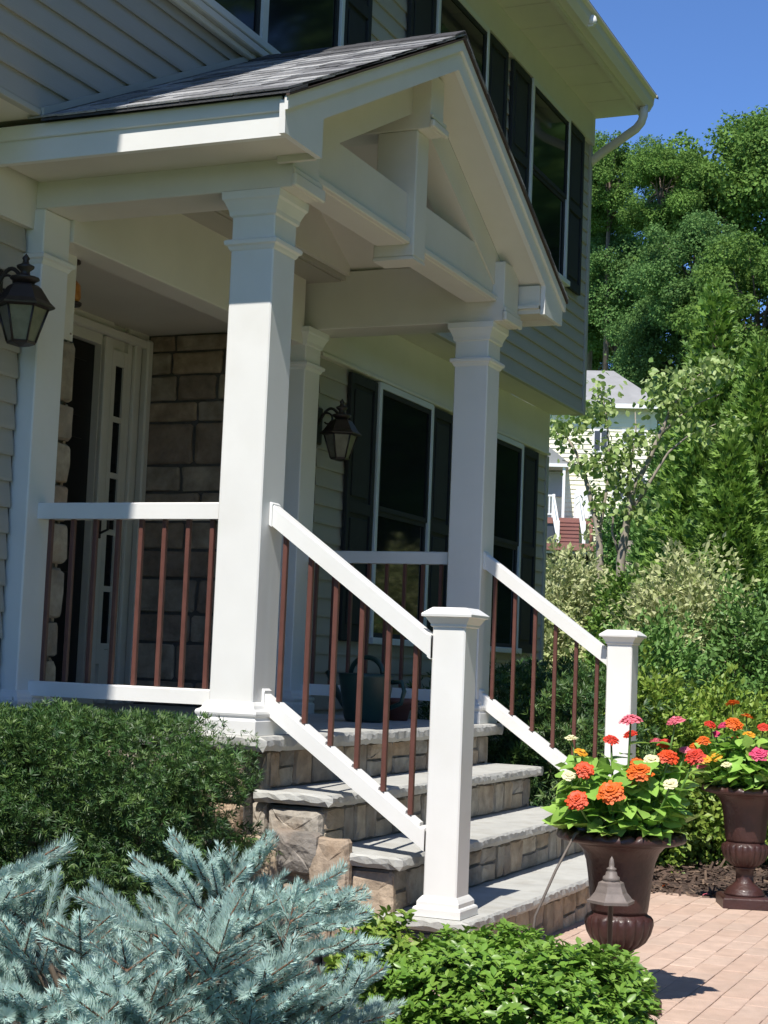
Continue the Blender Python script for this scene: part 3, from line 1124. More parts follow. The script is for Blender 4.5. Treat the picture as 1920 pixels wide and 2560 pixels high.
# roof deck, rake soffit, fascias, eave boxes, gutters
rf = MB()
rf.prism([(RX, RZ-0.03), (EAVE_X+0.045, roofz(EAVE_X+0.045)-0.03), (EAVE_X+0.045, roofz(EAVE_X+0.045)-0.012), (RX, RZ-0.012), (2*RX-EAVE_X-0.015, roofz(EAVE_X+0.045)-0.012), (2*RX-EAVE_X-0.015, roofz(EAVE_X+0.045)-0.03)], 'y', -0.235, UY-0.02)
roof = rf.build('roof', 'roof_dark', porch)
for s in (-1, 1):
    q = MB()
    q.prism([(RX, 3.90), (RX+s*1.42, 3.90-SL*1.42), (RX+s*1.42, 3.915-SL*1.42), (RX, 3.915)], 'y', -0.199, -0.031)
    q.build('rake_soffit', 'white_trim', porch)
    ex = RX+s*1.725
    ix = RX+s*1.405
    q = MB()
    poly = [(RX, 4.022), (ex, roofz(ex)-0.031), (ex-s*0.004, 3.035), (ix, 3.035), (ix, 3.894-SL*abs(ix-RX)), (RX, 3.894)]
    q.prism(poly, 'y', -0.225, -0.20)
    q.build('rake_fascia', 'white_vinyl', porch)
    q = MB()
    q.prism([(RX, 4.036), (RX+s*1.735, 4.036-SL*1.735), (RX+s*1.735, 3.985-SL*1.735), (RX, 3.985)], 'y', -0.24, -0.2255)
    q.build('rake_moulding', 'white_vinyl', porch)
    q = MB()
    q.prism([(RX, 4.046), (RX+s*1.745, 4.046-SL*1.745), (RX+s*1.745, 4.038-SL*1.745), (RX, 4.038)], 'y', -0.25, -0.2355)
    q.build('drip_edge', 'drip_brown', porch)
    # boxed eave
    q = MB()
    a, b = sorted((ex-s*0.06, RX+s*1.365))
    q.box(a, b, -0.199, 1.10, 3.062, 3.078)
    q.build('eave_soffit', 'soffit_white', porch)
    q = MB()
    a, b = sorted((ix, ix-s*0.02))
    q.prism([(-0.199, 3.036), (-0.031, 3.036), (-0.031, 3.19), (-0.199, 3.19)], 'x', a, b)
    q.build('eave_return', 'white_trim', porch)
    q = MB()
    xf = ex-s*0.028
    q.box(min(xf, xf-s*0.03), max(xf, xf-s*0.03), -0.199, 1.10, 3.035, roofz(ex)-0.035)
    fa = q.build('eave_fascia', 'white_vinyl', porch)
    q = MB()
    q.box(min(xf+s*0.012, xf+s*0.0005), max(xf+s*0.012, xf+s*0.0005), -0.199, 1.10, roofz(ex)-0.066, roofz(ex)-0.006, 0.004)
    q.build('fascia_moulding', 'white_vinyl', fa)

# shingles
SW = 0.30
nshape = []
for wv in (0.10, 0.14, 0.18, 0.23):
    q = MB()
    q.box(0, wv-0.004, 0, 0.30, 0, 0.008)
    nshape.append((wv, q.mesh('shingle', 'shingle')))
CT = 0.128
slope_len = math.hypot(1.748, 1.748*SL)
ang = math.atan(SL)
for s in (-1, 1):
    ncourse = int(slope_len/CT)+1
    for c in range(ncourse):
        dist = slope_len-c*CT                     # from ridge down to lower edge of the course
        yy = -0.25-random.uniform(0, 0.0)
        while yy < UY-0.03:
            wv, me = random.choice(nshape)
            cs = math.cos(ang)
            x = RX+s*dist*cs
            z = RZ-dist*math.sin(ang)+0.002+random.uniform(0, 0.004)
            # local x -> world y (left) ; local y -> up the slope
            ex_ = Vector((0, 1, 0))
            ey_ = Vector((-s*cs, 0, math.sin(ang)))
            ez_ = ex_.cross(ey_)
            if ez_.z < 0:
                ex_ = -ex_
                ez_ = ex_.cross(ey_)
                y_at = yy+wv
            else:
                y_at = yy
            tilt = 0.02
            m3 = Matrix((ex_, ey_, ez_)).transposed() @ Matrix.Rotation(-tilt, 3, 'X')
            if dist > 0.3:
                part('shingle', me, roof, (x, y_at, z+0.006), m3)
            else:
                part('shingle', me, roof, (x, y_at, z+0.006), m3, (1, dist/0.3, 1))
            yy += wv
for s in (-1, 1):
    q = MB()
    xa, xb = RX+s*1.744, RX+s*1.60
    q.prism([(xa, RZ-SL*1.744-0.004), (xb, RZ-SL*1.60-0.004), (xb, RZ-SL*1.60+0.006), (xa, RZ-SL*1.744+0.006)], 'y', -0.25, UY-0.025)
    q.build('starter_course', 'roof_dark', roof)
q = MB()
for i in range(8):
    y0_ = -0.25+i*0.14
    q.prism([(RX-0.12, RZ+0.026-0.06+0.002*(i % 2)), (RX, RZ+0.03+0.002*(i % 2)), (RX+0.12, RZ+0.026-0.06), (RX+0.12, RZ+0.019-0.06), (RX, RZ+0.022), (RX-0.12, RZ+0.019-0.06)], 'y', y0_, y0_+0.138)
q.build('ridge_cap', 'roof_dark', roof)
hpart('roof_flashing', 'corner', lambda q: [q.prism([(RX, RZ+0.02), (RX+s*1.74, RZ+0.02-SL*1.74), (RX+s*1.74, RZ+0.05-SL*1.74), (RX, RZ+0.05)], 'y', UY-0.034, UY-0.018) for s in (-1, 1)], porch)

# ------------------------------------------------------------------ railings
bal = MB()
bal.box(-0.0095, 0.0095, -0.0095, 0.0095, 0, 1, 0.002)


def baluster(parent, x, y, z0, z1):
    q = MB()
    q.box(x-0.0095, x+0.0095, y-0.0095, y+0.0095, z0, z1, 0.002)
    q.build('baluster', 'baluster', parent)


def rail_profile(mb_, pA, pB, wdt, hgt, bev=0.006):
    """straight rail with plumb-cut ends between two points given on its top centre line, running in y"""
    h = wdt/2
    prof = [(-h, -hgt), (h, -hgt), (h, -bev), (h-bev, 0), (-h+bev, 0), (-h, -bev)]
    vs = []
    for p in (pA, pB):
        for (dx, dz) in prof:
            vs.append((p[0]+dx, p[1], p[2]+dz))
    n = len(prof)
    fs = [tuple(range(n)), tuple(range(2*n-1, n-1, -1))]
    fs += [(i, n+i, n+(i+1) % n, (i+1) % n) for i in range(n)]
    mb_.convex(vs, fs)


def porch_rail(name, label, x, y0, y1, nb):
    t = thing(name, label, 'railing', (x, (y0+y1)/2, FLOOR), 'level railings between porch columns and wall')
    q = MB()
    rail_profile(q, (x, y0, 1.721), (x, y1, 1.721), 0.066, 0.066)
    q.build('top_rail', 'white_vinyl', t)
    q = MB()
    rail_profile(q, (x, y0, 0.988), (x, y1, 0.988), 0.055, 0.06)
    q.build('bottom_rail', 'white_vinyl', t)
    for i in range(nb):
        y = y0+(y1-y0)*(i+0.55)/nb
        baluster(t, x, y, 0.9885, 1.6545)
    return t


porch_rail('porch_railing', 'white level railing with brown balusters behind the clipped yew hedge', 0.075, 0.191, 1.064, 8)
porch_rail('porch_railing', 'white level railing with brown balusters in front of the dark windowed wall', 2.56, 0.191, 1.034, 8)

NW = 0.13


def stair_rail(label, xn, xr_):
    yn = -0.8239
    t = thing('stair_railing', label, 'railing', (xn+NW/2, yn+NW/2, R_), 'sloping railings beside the stone steps')
    q = MB()
    q.box(xn, xn+NW, yn, yn+NW, R_+0.04, 1.275, 0.005)
    nw = q.build('newel_post', 'white_vinyl', t)
    q = MB()
    z = R_+0.002
    q.sqloft(xn, xn+NW, yn, yn+NW, [(0.028, z), (0.028, z+0.028), (0.024, z+0.034), (0.017, z+0.037), (0.017, z+0.052), (0.010, z+0.062), (0.003, z+0.070), (0.001, z+0.072)])
    q.build('base_trim', 'white_vinyl', nw)
    q = MB()
    q.sqloft(xn, xn+NW, yn, yn+NW, [(0.001, 1.258), (0.006, 1.262), (0.006, 1.270), (0.010, 1.276), (0.018, 1.288), (0.022, 1.294), (0.033, 1.297), (0.034, 1.306), (0.030, 1.310), (0.006, 1.328), (0.002, 1.331), (-0.002, 1.332)])
    q.build('cap', 'white_vinyl', nw)
    yA, yB = -0.001, yn+NW-0.001
    sl_ = (1.722-1.226)/0.693
    zt = lambda y: 1.722+sl_*y
    zb = lambda y: 0.998+(0.998-0.520)/0.693*y
    x = xr_
    q = MB()
    rail_profile(q, (x, yB, zt(yB)), (x, yA, zt(yA)), 0.066, 0.082, 0.008)
    q.build('top_rail', 'white_vinyl', t)
    q = MB()
    rail_profile(q, (x, yB, zb(yB)-0.008), (x, yA, zb(yA)-0.008), 0.055, 0.072, 0.004)
    q.build('bottom_rail', 'white_vinyl', t)
    for (zf, hh, wd) in ((zt, 0.082, 0.078), (zb, 0.076, 0.066)):
        for (y, yy) in ((yA, yA-0.012), (yB, yB+0.012)):
            q = MB()
            a, b = sorted((y, yy))
            rail_profile(q, (x, a, zf(a)+0.004), (x, b, zf(b)+0.004), wd, hh+0.008, 0.004)
            q.build('rail_bracket', 'white_vinyl', t)
    nb = 6
    ys_ = [yB+(yA-yB)*(i+0.62)/(nb+0.15) for i in range(nb)]
    for y in ys_:
        baluster(t, x, y, zb(y)-0.004, zt(y)-0.083)
    ed = [yB+0.012]+ys_+[yA-0.012]
    for i in range(len(ed)-1):
        a, b = ed[i]+0.0125, ed[i+1]-0.0125
        if b-a > 0.03:
            q = MB()
            rail_profile(q, (x, a, zb(a)+0.004), (x, b, zb(b)+0.004), 0.036, 0.0105, 0.002)
            q.build('filler_strip', 'white_vinyl', t)
    return t


stair_rail('white sloping stair railing with capped newel post nearer the spruce', 0.0846, 0.105)
stair_rail('white sloping stair railing with capped newel post beside the flower urns', 2.4844, 2.56)

# ------------------------------------------------------------------ wall lanterns


def lantern(label, c, wall_y, s=1.0):
    """c: centre of the hood's lower edge"""
    t = thing('wall_lantern', label, 'lantern', (c[0], wall_y, c[2]), 'bronze wall lanterns flanking the entry')
    cx_, cy_, cz_ = c
    Z = lambda z: cz_+z*s
    q = MB()
    q.lathe([(0.0, Z(-0.165)), (0.012*s, Z(-0.165)), (0.055*s, Z(-0.155)), (0.06*s, Z(-0.146)), (0.05*s, Z(-0.140))], 6, (cx_, cy_, 0), smooth=False)
    q.build('base_plate', 'bronze', t)
    q = MB()
    q.lathe([(0.054*s, Z(-0.145)), (0.097*s, Z(-0.008))], 6, (cx_, cy_, 0), smooth=False)
    q.build('glass_shade', 'lantern_glass', t)
    for j in range(6):
        a = j*PI/3
        q = MB()
        q.tube([(cx_+0.056*s*math.cos(a), cy_+0.056*s*math.sin(a), Z(-0.146)), (cx_+0.101*s*math.cos(a), cy_+0.101*s*math.sin(a), Z(-0.004))], 0.0055*s, 4)
        q.build('corner_bar', 'bronze', t)
    q = MB()
    q.lathe([(0.10*s, Z(-0.012)), (0.125*s, Z(-0.006)), (0.127*s, Z(0.0)), (0.105*s, Z(0.020)), (0.085*s, Z(0.05)), (0.068*s, Z(0.075)), (0.055*s, Z(0.085)), (0.0, Z(0.088))], 6, (cx_, cy_, 0), smooth=False)
    q.build('hood', 'bronze', t)
    q = MB()
    q.lathe([(0.035*s, Z(0.086)), (0.045*s, Z(0.10)), (0.06*s, Z(0.108)), (0.058*s, Z(0.115)), (0.022*s, Z(0.122)), (0.018*s, Z(0.14)), (0.034*s, Z(0.153)), (0.036*s, Z(0.162)), (0.015*s, Z(0.172)), (0.011*s, Z(0.185)), (0.016*s, Z(0.193)), (0.008*s, Z(0.205)), (0.0, Z(0.215))], 14, (cx_, cy_, 0))
    q.build('finial', 'bronze', t)
    q = MB()
    pts = []
    for i in range(13):
        a = i/12
        yy = cy_+(wall_y-0.02-cy_)*a
        pts.append((cx_, yy, Z(0.09+0.09*math.sin(a*PI)-0.05*a)))
    q.tube(pts, 0.009*s, 8)
    pts = []
    for i in range(18):
        a = i/17*1.6*PI
        rr = 0.045*s*(1-0.5*i/17)
        pts.append((cx_, wall_y-0.09*s+rr*math.cos(a+0.5), Z(0.09)+rr*math.sin(a+0.5)))
    q.tube(pts, 0.006*s, 6)
    q.build('bracket', 'bronze', t)
    q = MB()
    q.box(cx_-0.055*s, cx_+0.055*s, wall_y-0.035, wall_y-0.016, Z(-0.06), Z(0.17), 0.012)
    q.build('back_plate', 'bronze', t)


a = ray(58, 765)
p = CAM+a*((0.975-CAM[1])/a[1])
lantern('dark bronze six sided wall lantern mounted against tan siding without a shutter', p, WY)
a = ray(852, 1085)
p = CAM+a*((0.975-CAM[1])/a[1])
lantern('dark bronze six sided wall lantern hung between pilaster and window shutter', p, WY, 0.95)

# amber glass fixture hung inside the entry
t = thing('pendant_light', 'small amber glass pendant hanging from the entry ceiling by the door', 'pendant', (0.98, 1.60, 3.0))
a = ray(172, 728)
p = CAM+a*((1.60-CAM[1])/a[1])
t.location = (p[0], p[1], 3.0)
ORG[t.name] = np.array([p[0], p[1], 3.0])
q = MB()
q.lathe([(0.0, p[2]-0.06), (0.045, p[2]-0.06), (0.06, p[2]-0.03), (0.055, p[2]+0.03), (0.04, p[2]+0.05)], 12, (p[0], p[1], 0))
q.build('glass_shade', 'amber_glass', t)
q = MB()
q.lathe([(0.064, p[2]-0.068), (0.066, p[2]-0.056), (0.05, p[2]-0.056)], 12, (p[0], p[1], 0))
q.build('rim', 'bronze', t)
q = MB()
q.tube([(p[0], p[1], p[2]+0.04), (p[0], p[1], 2.999)], 0.008, 6)
q.lathe([(0.05, 2.985), (0.05, 2.9995)], 12, (p[0], p[1], 0))
q.build('rod', 'bronze', t)

# ------------------------------------------------------------------ watering can and pot on the porch floor
t = thing('watering_can', 'dark green plastic watering can standing on the shaded porch floor', 'watering can', (1.88, 0.36, FLOOR))
q = MB()
q.lathe([(0.0, FLOOR+0.002), (0.095, FLOOR+0.002), (0.105, FLOOR+0.02), (0.138, FLOOR+0.22), (0.142, FLOOR+0.235), (0.135, FLOOR+0.24), (0.125, FLOOR+0.225), (0.0, FLOOR+0.21)], 28, (1.88, 0.36, 0))
q.build('body', 'can_green', t)
q = MB()
q.tube([(1.88+0.04*math.cos(a_), 0.36+0.105*math.cos(a_), FLOOR+0.235+0.085*math.sin(a_)) for a_ in [i*PI/12 for i in range(13)]], 0.013, 8)
q.build('top_handle', 'can_green', t)
q = MB()
q.tube([(1.88, 0.36-0.135, FLOOR+0.20), (1.88, 0.36-0.19, FLOOR+0.205), (1.88, 0.36-0.205, FLOOR+0.16), (1.88, 0.36-0.19, FLOOR+0.10), (1.88, 0.36-0.12, FLOOR+0.07)], 0.012, 8)
q.build('side_handle', 'can_green', t)
q = MB()
q.tube([(1.93, 0.47, FLOOR+0.05), (1.98, 0.56, FLOOR+0.13), (2.02, 0.64, FLOOR+0.24)], [0.022, 0.018, 0.014], 8)
q.build('spout', 'can_green', t)
t = thing('flower_pot', 'small terracotta pot beside the green watering can', 'flower pot', (2.30, 0.36, FLOOR))
q = MB()
q.lathe([(0.0, FLOOR+0.002), (0.05, FLOOR+0.002), (0.068, FLOOR+0.085), (0.077, FLOOR+0.087), (0.079, FLOOR+0.115), (0.068, FLOOR+0.115), (0.062, FLOOR+0.10), (0.0, FLOOR+0.098)], 20, (2.30, 0.36, 0))
q.build('body', 'terracotta', t)
q = MB()
q.lathe([(0.0, FLOOR+0.102), (0.063, FLOOR+0.099)], 14, (2.30, 0.36, 0))
q.build('soil', 'soil', t)

# ------------------------------------------------------------------ urns


def urn(label, loc, rz):
    t = thing('urn', label, 'urn', loc, 'cast urns beside the paved walk')
    t.rotation_euler = (0, 0, rz)
    ORG[t.name] = np.zeros(3)          # built in local coordinates
    q = MB()
    q.sqloft(-0.118, 0.118, -0.118, 0.118, [(0.002, 0.001), (0.002, 0.044), (-0.004, 0.050), (-0.016, 0.056)])
    q.build('plinth', 'urn', t)
    q = MB()
    q.lathe([(0.098, 0.056), (0.098, 0.066), (0.090, 0.072), (0.090, 0.080), (0.078, 0.090), (0.060, 0.104), (0.052, 0.112), (0.044, 0.118), (0.042, 0.15), (0.044, 0.178), (0.052, 0.184), (0.054, 0.190)], 32)
    q.build('foot', 'urn', t)

    def gad(r, z, a_):
        k = 1 if 0.195 < z < 0.300 else 0
        g = abs(math.sin(a_*10))
        return (r*(1-0.075*k*(1-g**0.6)), z)
    q = MB()
    q.lathe([(0.05, 0.190), (0.068, 0.199), (0.092, 0.218), (0.108, 0.245), (0.116, 0.274), (0.114, 0.292), (0.107, 0.301), (0.096, 0.306), (0.094, 0.310)], 160, mod=gad)
    q.build('bowl', 'urn', t)
    q = MB()
    q.lathe([(0.092, 0.310), (0.096, 0.325), (0.102, 0.375), (0.108, 0.43), (0.116, 0.480), (0.128, 0.512), (0.148, 0.535), (0.165, 0.543)], 40)
    q.build('body', 'urn', t)

    def egg(r, z, a_):
        if 0.185 < r < 0.215 and z > 0.552:
            return (r, z+0.010*abs(math.sin(a_*14)))
        return (r, z)
    q = MB()
    q.lathe([(0.160, 0.540), (0.195, 0.546), (0.213, 0.552), (0.218, 0.560), (0.214, 0.569), (0.204, 0.574), (0.192, 0.575), (0.182, 0.572), (0.170, 0.568), (0.150, 0.560), (0.142, 0.538), (0.13, 0.518)], 168, mod=egg)
    q.build('rim', 'urn', t)
    q = MB()
    q.lathe([(0.0, 0.555), (0.145, 0.545)], 24)
    q.build('soil', 'soil', t)
    return t


U1 = np.array([-0.10, -1.478, 0.006])
U2 = np.array([2.60, -1.385, 0.006])
urn('dark maroon cast urn of zinnias behind the azalea and hexagonal path light', tuple(U1), 0.5)
urn('dark maroon cast urn on square plinth at the mulch edge, its whole foot visible', tuple(U2), 0.35)

# zinnia flowers: domed heads of layered petals


def zinnia_mesh(seed, layers, flat=False):
    rd = random.Random(seed)
    V, F = [], []
    for L, (cnt, r0, r1, z0, z1) in enumerate(layers):
        for i in range(cnt):
            a_ = 2*PI*(i+0.5*(L % 2))/cnt+rd.uniform(-.14, .14)
            dz_ = rd.uniform(-.07, .07)
            hw = 1.15*PI*r1/cnt*rd.uniform(0.85, 1.1)
            ca, sa = math.cos(a_), math.sin(a_)
            rr = r1*rd.uniform(0.84, 1.08)
            rm = (r0+rr)*0.55
            k = len(V)
            for (r, ww, z) in ((r0, hw*0.3, z0), (rm, hw, (z0+z1)/2+0.06+dz_*0.5), (rr*0.93, hw*0.8, z1+dz_), (rr, hw*0.3, z1-0.03+dz_)):
                V.append((r*ca-ww*sa, r*sa+ww*ca, z))
                V.append((r*ca+ww*sa, r*sa-ww*ca, z))
            for j in range(3):
                F.append((k+2*j, k+2*j+1, k+2*j+3, k+2*j+2))
    me = bpy.data.meshes.new('flower')
    me.from_pydata(V, [], F)
    me.update()
    me.materials.append(MAT['petal_red'])
    return me


ZF = [zinnia_mesh(1, [(21, 0.1, 1.0, -0.04, -0.10), (20, 0.1, 0.88, 0.04, 0.04), (17, 0.08, 0.72, 0.10, 0.16), (14, 0.06, 0.53, 0.17, 0.27), (9, 0.03, 0.32, 0.24, 0.36)]),
      zinnia_mesh(2, [(13, 0.1, 1.0, 0.0, -0.05), (12, 0.1, 0.8, 0.06, 0.12), (9, 0.05, 0.5, 0.14, 0.30)]),
      zinnia_mesh(3, [(22, 0.1, 1.0, -0.08, -0.18), (21, 0.1, 0.91, 0.0, 0.0), (18, 0.1, 0.77, 0.08, 0.14), (15, 0.06, 0.60, 0.16, 0.28), (11, 0.03, 0.40, 0.25, 0.40), (7, 0.02, 0.2, 0.32, 0.46)])]


def zleaf_mesh(seed):
    rd = random.Random(seed)
    V, F = [], []
    n = 7
    for i in range(n):
        t_ = i/(n-1)
        wd = 0.42*math.sin(PI*min(1, (t_*0.93+0.05))**0.75)*(1.0)
        if i == n-1:
            wd = 0.004
        zc = -0.22*t_*t_+0.06*t_
        V += [(-wd, t_, zc+0.10*wd*2+rd.uniform(-.012, .012)), (-wd*0.5, t_, zc+0.03), (0, t_, zc-0.01), (wd*0.5, t_, zc+0.03), (wd, t_, zc+0.10*wd*2+rd.uniform(-.012, .012))]
    for i in range(n-1):
        for j in range(4):
            a_ = i*5+j
            F.append((a_, a_+1, a_+6, a_+5))
    me = bpy.data.meshes.new('leaf')
    me.from_pydata(V, [], F)
    me.polygons.foreach_set('use_smooth', [True]*len(F))
    me.update()
    me.materials.append(MAT['zinnia_leaf'])
    return me


ZL = [zleaf_mesh(i) for i in range(3)]


def zinnias(label, U, flowers, nleaf, hc, rad, hgt, seed, dist):
    rd = random.Random(seed)
    base = Vector((U[0], U[1], U[2]+0.553))
    t = thing('zinnia_planting', label, 'flowers', tuple(base), 'zinnias growing in the urns')
    sm_ = MB()
    for (u, v, col, dia, up_, dd) in flowers:
        p = far(u, v, dist+dd-0.07)
        P_ = Vector(p)
        aim = Vector(((CAM-p)/np.linalg.norm(CAM-p)))
        axis = (aim*up_+Vector((0, 0, 1.0))+Vector((rd.uniform(-.4, .4), rd.uniform(-.4, .4), 0))).normalized()
        m = axis.to_track_quat('Z', 'Y').to_matrix()
        me = ZF[1] if col in ('cream', 'yellow') or up_ < 0.12 else ZF[0 if up_ < 0.6 else 2]
        sc = dia*0.59*rd.uniform(0.88, 1.08)
        fo = part('flower', me, t, P_, m @ Matrix.Rotation(rd.uniform(0, 6), 3, 'Z'), (sc, sc, sc), 'petal_'+col)
        fo['label'] = {'red': 'scarlet', 'orange': 'orange', 'pink': 'pale pink', 'hotpink': 'hot pink', 'cream': 'cream', 'vermilion': 'orange red', 'yellow': 'golden yellow'}[col]+' zinnia bloom'
        b = base+Vector(((P_.x-base.x)*0.35, (P_.y-base.y)*0.35, 0))
        mid = (P_+b)/2+Vector(((P_.x-base.x)*0.15, (P_.y-base.y)*0.15, 0))
        pts = [b.lerp(mid, i/5).lerp(mid.lerp(P_-axis*sc*0.1, i/5), i/5) for i in range(6)]
        sm_.tube(pts, [0.004]*5+[0.003], 5)
        # a pair of leaves under each bloom
        for k in range(2):
            a_ = rd.uniform(0, 6.28)
            d = Vector((math.cos(a_), math.sin(a_), 0.25)).normalized()
            sz = rd.uniform(0.05, 0.075)
            xx = d.cross(Vector((0, 0, 1))).normalized()
            zz = xx.cross(d)
            part('leaf', rd.choice(ZL), t, pts[4 if k else 3], Matrix((xx, d, zz)).transposed(), (sz*1.1, sz, sz))
    for i in range(nleaf):
        a_ = rd.uniform(0, 2*PI)
        el = rd.uniform(0.0, 1.0)-0.03 if i % 5 else rd.uniform(0.0, 0.3)
        rr = rad*math.sqrt(rd.uniform(0.12, 1.0))*(1-0.2*el*el)
        pos = base+Vector((rr*math.cos(a_), rr*math.sin(a_), 0.01+hgt*el*rd.uniform(0.75, 1.0)))
        d = Vector((math.cos(a_)+rd.uniform(-.7, .7), math.sin(a_)+rd.uniform(-.7, .7), rd.uniform(-0.65, 0.35))).normalized()
        up_ = Vector((rd.uniform(-.45, .45), rd.uniform(-.45, .45), 1)) + Vector((math.cos(a_), math.sin(a_), 0))*0.6
        if el < 0.3:
            d.z = abs(d.z)*0.6+0.12
            pos.z += 0.02
            d.normalize()
        xx = d.cross(up_).normalized()
        zz = xx.cross(d)
        sz = rd.uniform(0.052, 0.092)*(0.85 if el < 0.3 else 1.0)
        part('leaf', rd.choice(ZL), t, pos, Matrix((xx, d, zz)).transposed(), (sz*rd.uniform(0.95, 1.3), sz, sz))
        if i % 4 == 0:
            b = base+Vector((0.4*rr*math.cos(a_), 0.4*rr*math.sin(a_), -0.005))
            sm_.tube([b, b.lerp(pos, 0.5)+Vector((0, 0, 0.02)), pos], [0.004, 0.0035, 0.002], 5)
    sm_.build('stems', 'stem_green', t)
    # leaves past the three hundred that show largest, joined
    q = np.random.default_rng(seed)
    n_ = 260
    an = q.uniform(0, 2*PI, n_)
    el = q.uniform(0, 0.8, n_)
    rr = rad*np.sqrt(q.uniform(0.02, 0.8, n_))
    Pq = np.array(base)+np.stack([rr*np.cos(an), rr*np.sin(an), 0.035+hgt*el*0.85], 1)
    dq = unit(np.stack([np.cos(an), np.sin(an), q.uniform(-0.5, 0.4, n_)], 1)+0.6*q.normal(size=(n_, 3)))
    nq = unit(np.stack([0.5*np.cos(an), 0.5*np.sin(an), np.ones(n_)], 1)+0.35*q.normal(size=(n_, 3)))
    V, F = scatter(Pq, dq, nq, q.uniform(0.05, 0.08, n_), BROAD_V*np.array([1.05, 1, 1.3]), BROAD_F)
    o_ = bpy.data.objects.new('foliage', np_mesh('foliage', V-org(t), F, 'zinnia_foliage'))
    link(o_, t)
    o_['kind'] = 'stuff'
    return t


def cz(x, y):
    return 1300+x/2.431, 1650+y/2.431


D1 = math.hypot(*(U1[:2]-CAM[:2]))
D2 = math.hypot(*(U2[:2]-CAM[:2]))
fl1 = []
for (x, y, c, dia, up_, dd) in [(672, 362, 'pink', .068, .38, -.02), (945, 370, 'pink', .066, .38, .0), (668, 450, 'red', .045, .2, .08), (555, 482, 'red', .045, .3, .05),
                                (828, 492, 'pink', .04, .3, .1), (885, 505, 'red', .055, .4, .05), (905, 584, 'vermilion', .065, .7, -.04), (1062, 580, 'red', .062, .9, -.05),
                                (392, 664, 'vermilion', .058, 1.2, -.14), (712, 622, 'orange', .05, .6, .0), (728, 676, 'orange', .075, .9, -.12), (553, 798, 'orange', .085, .8, -.19),
                                (345, 846, 'vermilion', .060, 1.2, -.2), (312, 472, 'cream', .035, .1, -.03), (800, 606, 'cream', .055, .5, -.05), (298, 700, 'cream', .04, .5, -.12),
                                (915, 752, 'cream', .05, .6, -.14), (372, 562, 'yellow', .045, .3, -.03), (1005, 545, 'pink', .035, .3, .06), (660, 740, 'orange', .03, .5, -.1)]:
    u, v = cz(x, y)
    fl1.append((u, v, c, dia, up_, dd))
fl2 = []
for (x, y, c, dia, up_, dd) in [(1290, 262, 'orange', .07, .1, .05), (1378, 342, 'orange', .06, .1, .05), (1302, 384, 'orange', .078, .8, -.05), (1158, 390, 'red', .062, .3, .02),
                                (1238, 396, 'hotpink', .06, .3, .0), (1478, 406, 'red', .06, .4, .0), (1395, 452, 'yellow', .06, .5, -.05), (1115, 487, 'orange', .062, .6, -.05),
                                (1188, 447, 'hotpink', .04, .4, .05), (1062, 520, 'orange', .05, .4, .05), (1452, 567, 'hotpink', .075, .8, -.12), (1195, 588, 'yellow', .062, .8, -.1),
                                (1128, 602, 'yellow', .055, .6, -.12), (1105, 642, 'pink', .05, .5, -.1), (1255, 635, 'cream', .045, .5, -.15), (1560, 420, 'orange', .07, .4, 0), (1600, 560, 'red', .07, .6, -.08), (1530, 590, 'hotpink', .06, .6, -.1), (1650, 480, 'pink', .07, .4, 0), (1305, 470, 'red', .03, .3, .05)]:
    u, v = cz(x, y)
    fl2.append((u, v, c, dia, up_, dd))
zinnias('red, orange, pink and cream zinnias in the urn behind the path light', U1, fl1, 250, 0.2, 0.215, 0.29, 5, D1)
zinnias('orange, red and hot pink zinnias in the urn at the mulch edge', U2, fl2, 245, 0.2, 0.22, 0.29, 6, D2)

# fallen petals on the mulch
for (x, y) in ((1664, 2212), (1765, 2236)):
    a = ray(x, y)
    p = CAM+a*((0.012-CAM[2])/a[2])
    o = part('fallen_flower', ZF[1], None, p, (random.uniform(-.3, .3), random.uniform(-.3, .3), 1.0), (0.02, 0.02, 0.014), 'petal_orange' if x < 1700 else 'petal_pink')
    tag(o, 'faded orange zinnia petals fallen on the brown mulch' if x < 1700 else 'pink zinnia petals fallen beside the urn plinth', 'petals', 'fallen petals')

# irrigation tube up to the urn rim
q = MB()
pa = far(1438, 2085, D1-0.19)
pb = far(1338, 2290, D1-0.30)
pb[2] = max(pb[2], 0.0)
pm_ = (pa+pb)/2+np.array([0, 0, 0.012])
pc = far(1452, 2078, D1-0.14)
q.tube([pc, pa, pm_, pb, (pb[0]-0.02, pb[1]+0.03, 0.0)], 0.0045, 7)
tag(q.build('irrigation_tube', 'tube_grey'), 'thin grey irrigation tube running from the urn rim down to the ground', 'tube')

# ------------------------------------------------------------------ path light
DL = D1-0.42
pl = far(1527, 2245, DL)
t = thing('path_light', 'weathered bronze path light with stepped hexagonal hood beside the urn', 'path light', (pl[0], pl[1], 0.0))
lx, ly = pl[0], pl[1]


def zl(v):
    return far(1527, v, DL)[2]


q = MB()
q.lathe([(0.060, zl(2259)), (0.0755, zl(2257)), (0.0765, zl(2250)), (0.069, zl(2247)), (0.052, zl(2231)), (0.043, zl(2214)), (0.041, zl(2206)), (0.030, zl(2202)), (0.0, zl(2201))], 6, (lx, ly, 0), smooth=False)
q.build('hood', 'path_bronze', t)
q = MB()
q.lathe([(0.0, zl(2203)), (0.028, zl(2203)), (0.026, zl(2192)), (0.019, zl(2188)), (0.017, zl(2180)), (0.012, zl(2176)), (0.0155, zl(2173)), (0.0155, zl(2171)), (0.008, zl(2167)), (0.0085, zl(2160)), (0.006, zl(2148)), (0.0, zl(2140))], 20, (lx, ly, 0))
q.build('finial', 'path_bronze', t)
q = MB()
q.lathe([(0.0085, 0.0), (0.0085, zl(2264)), (0.022, zl(2259))], 12, (lx, ly, 0))
q.build('stake', 'bronze', t)

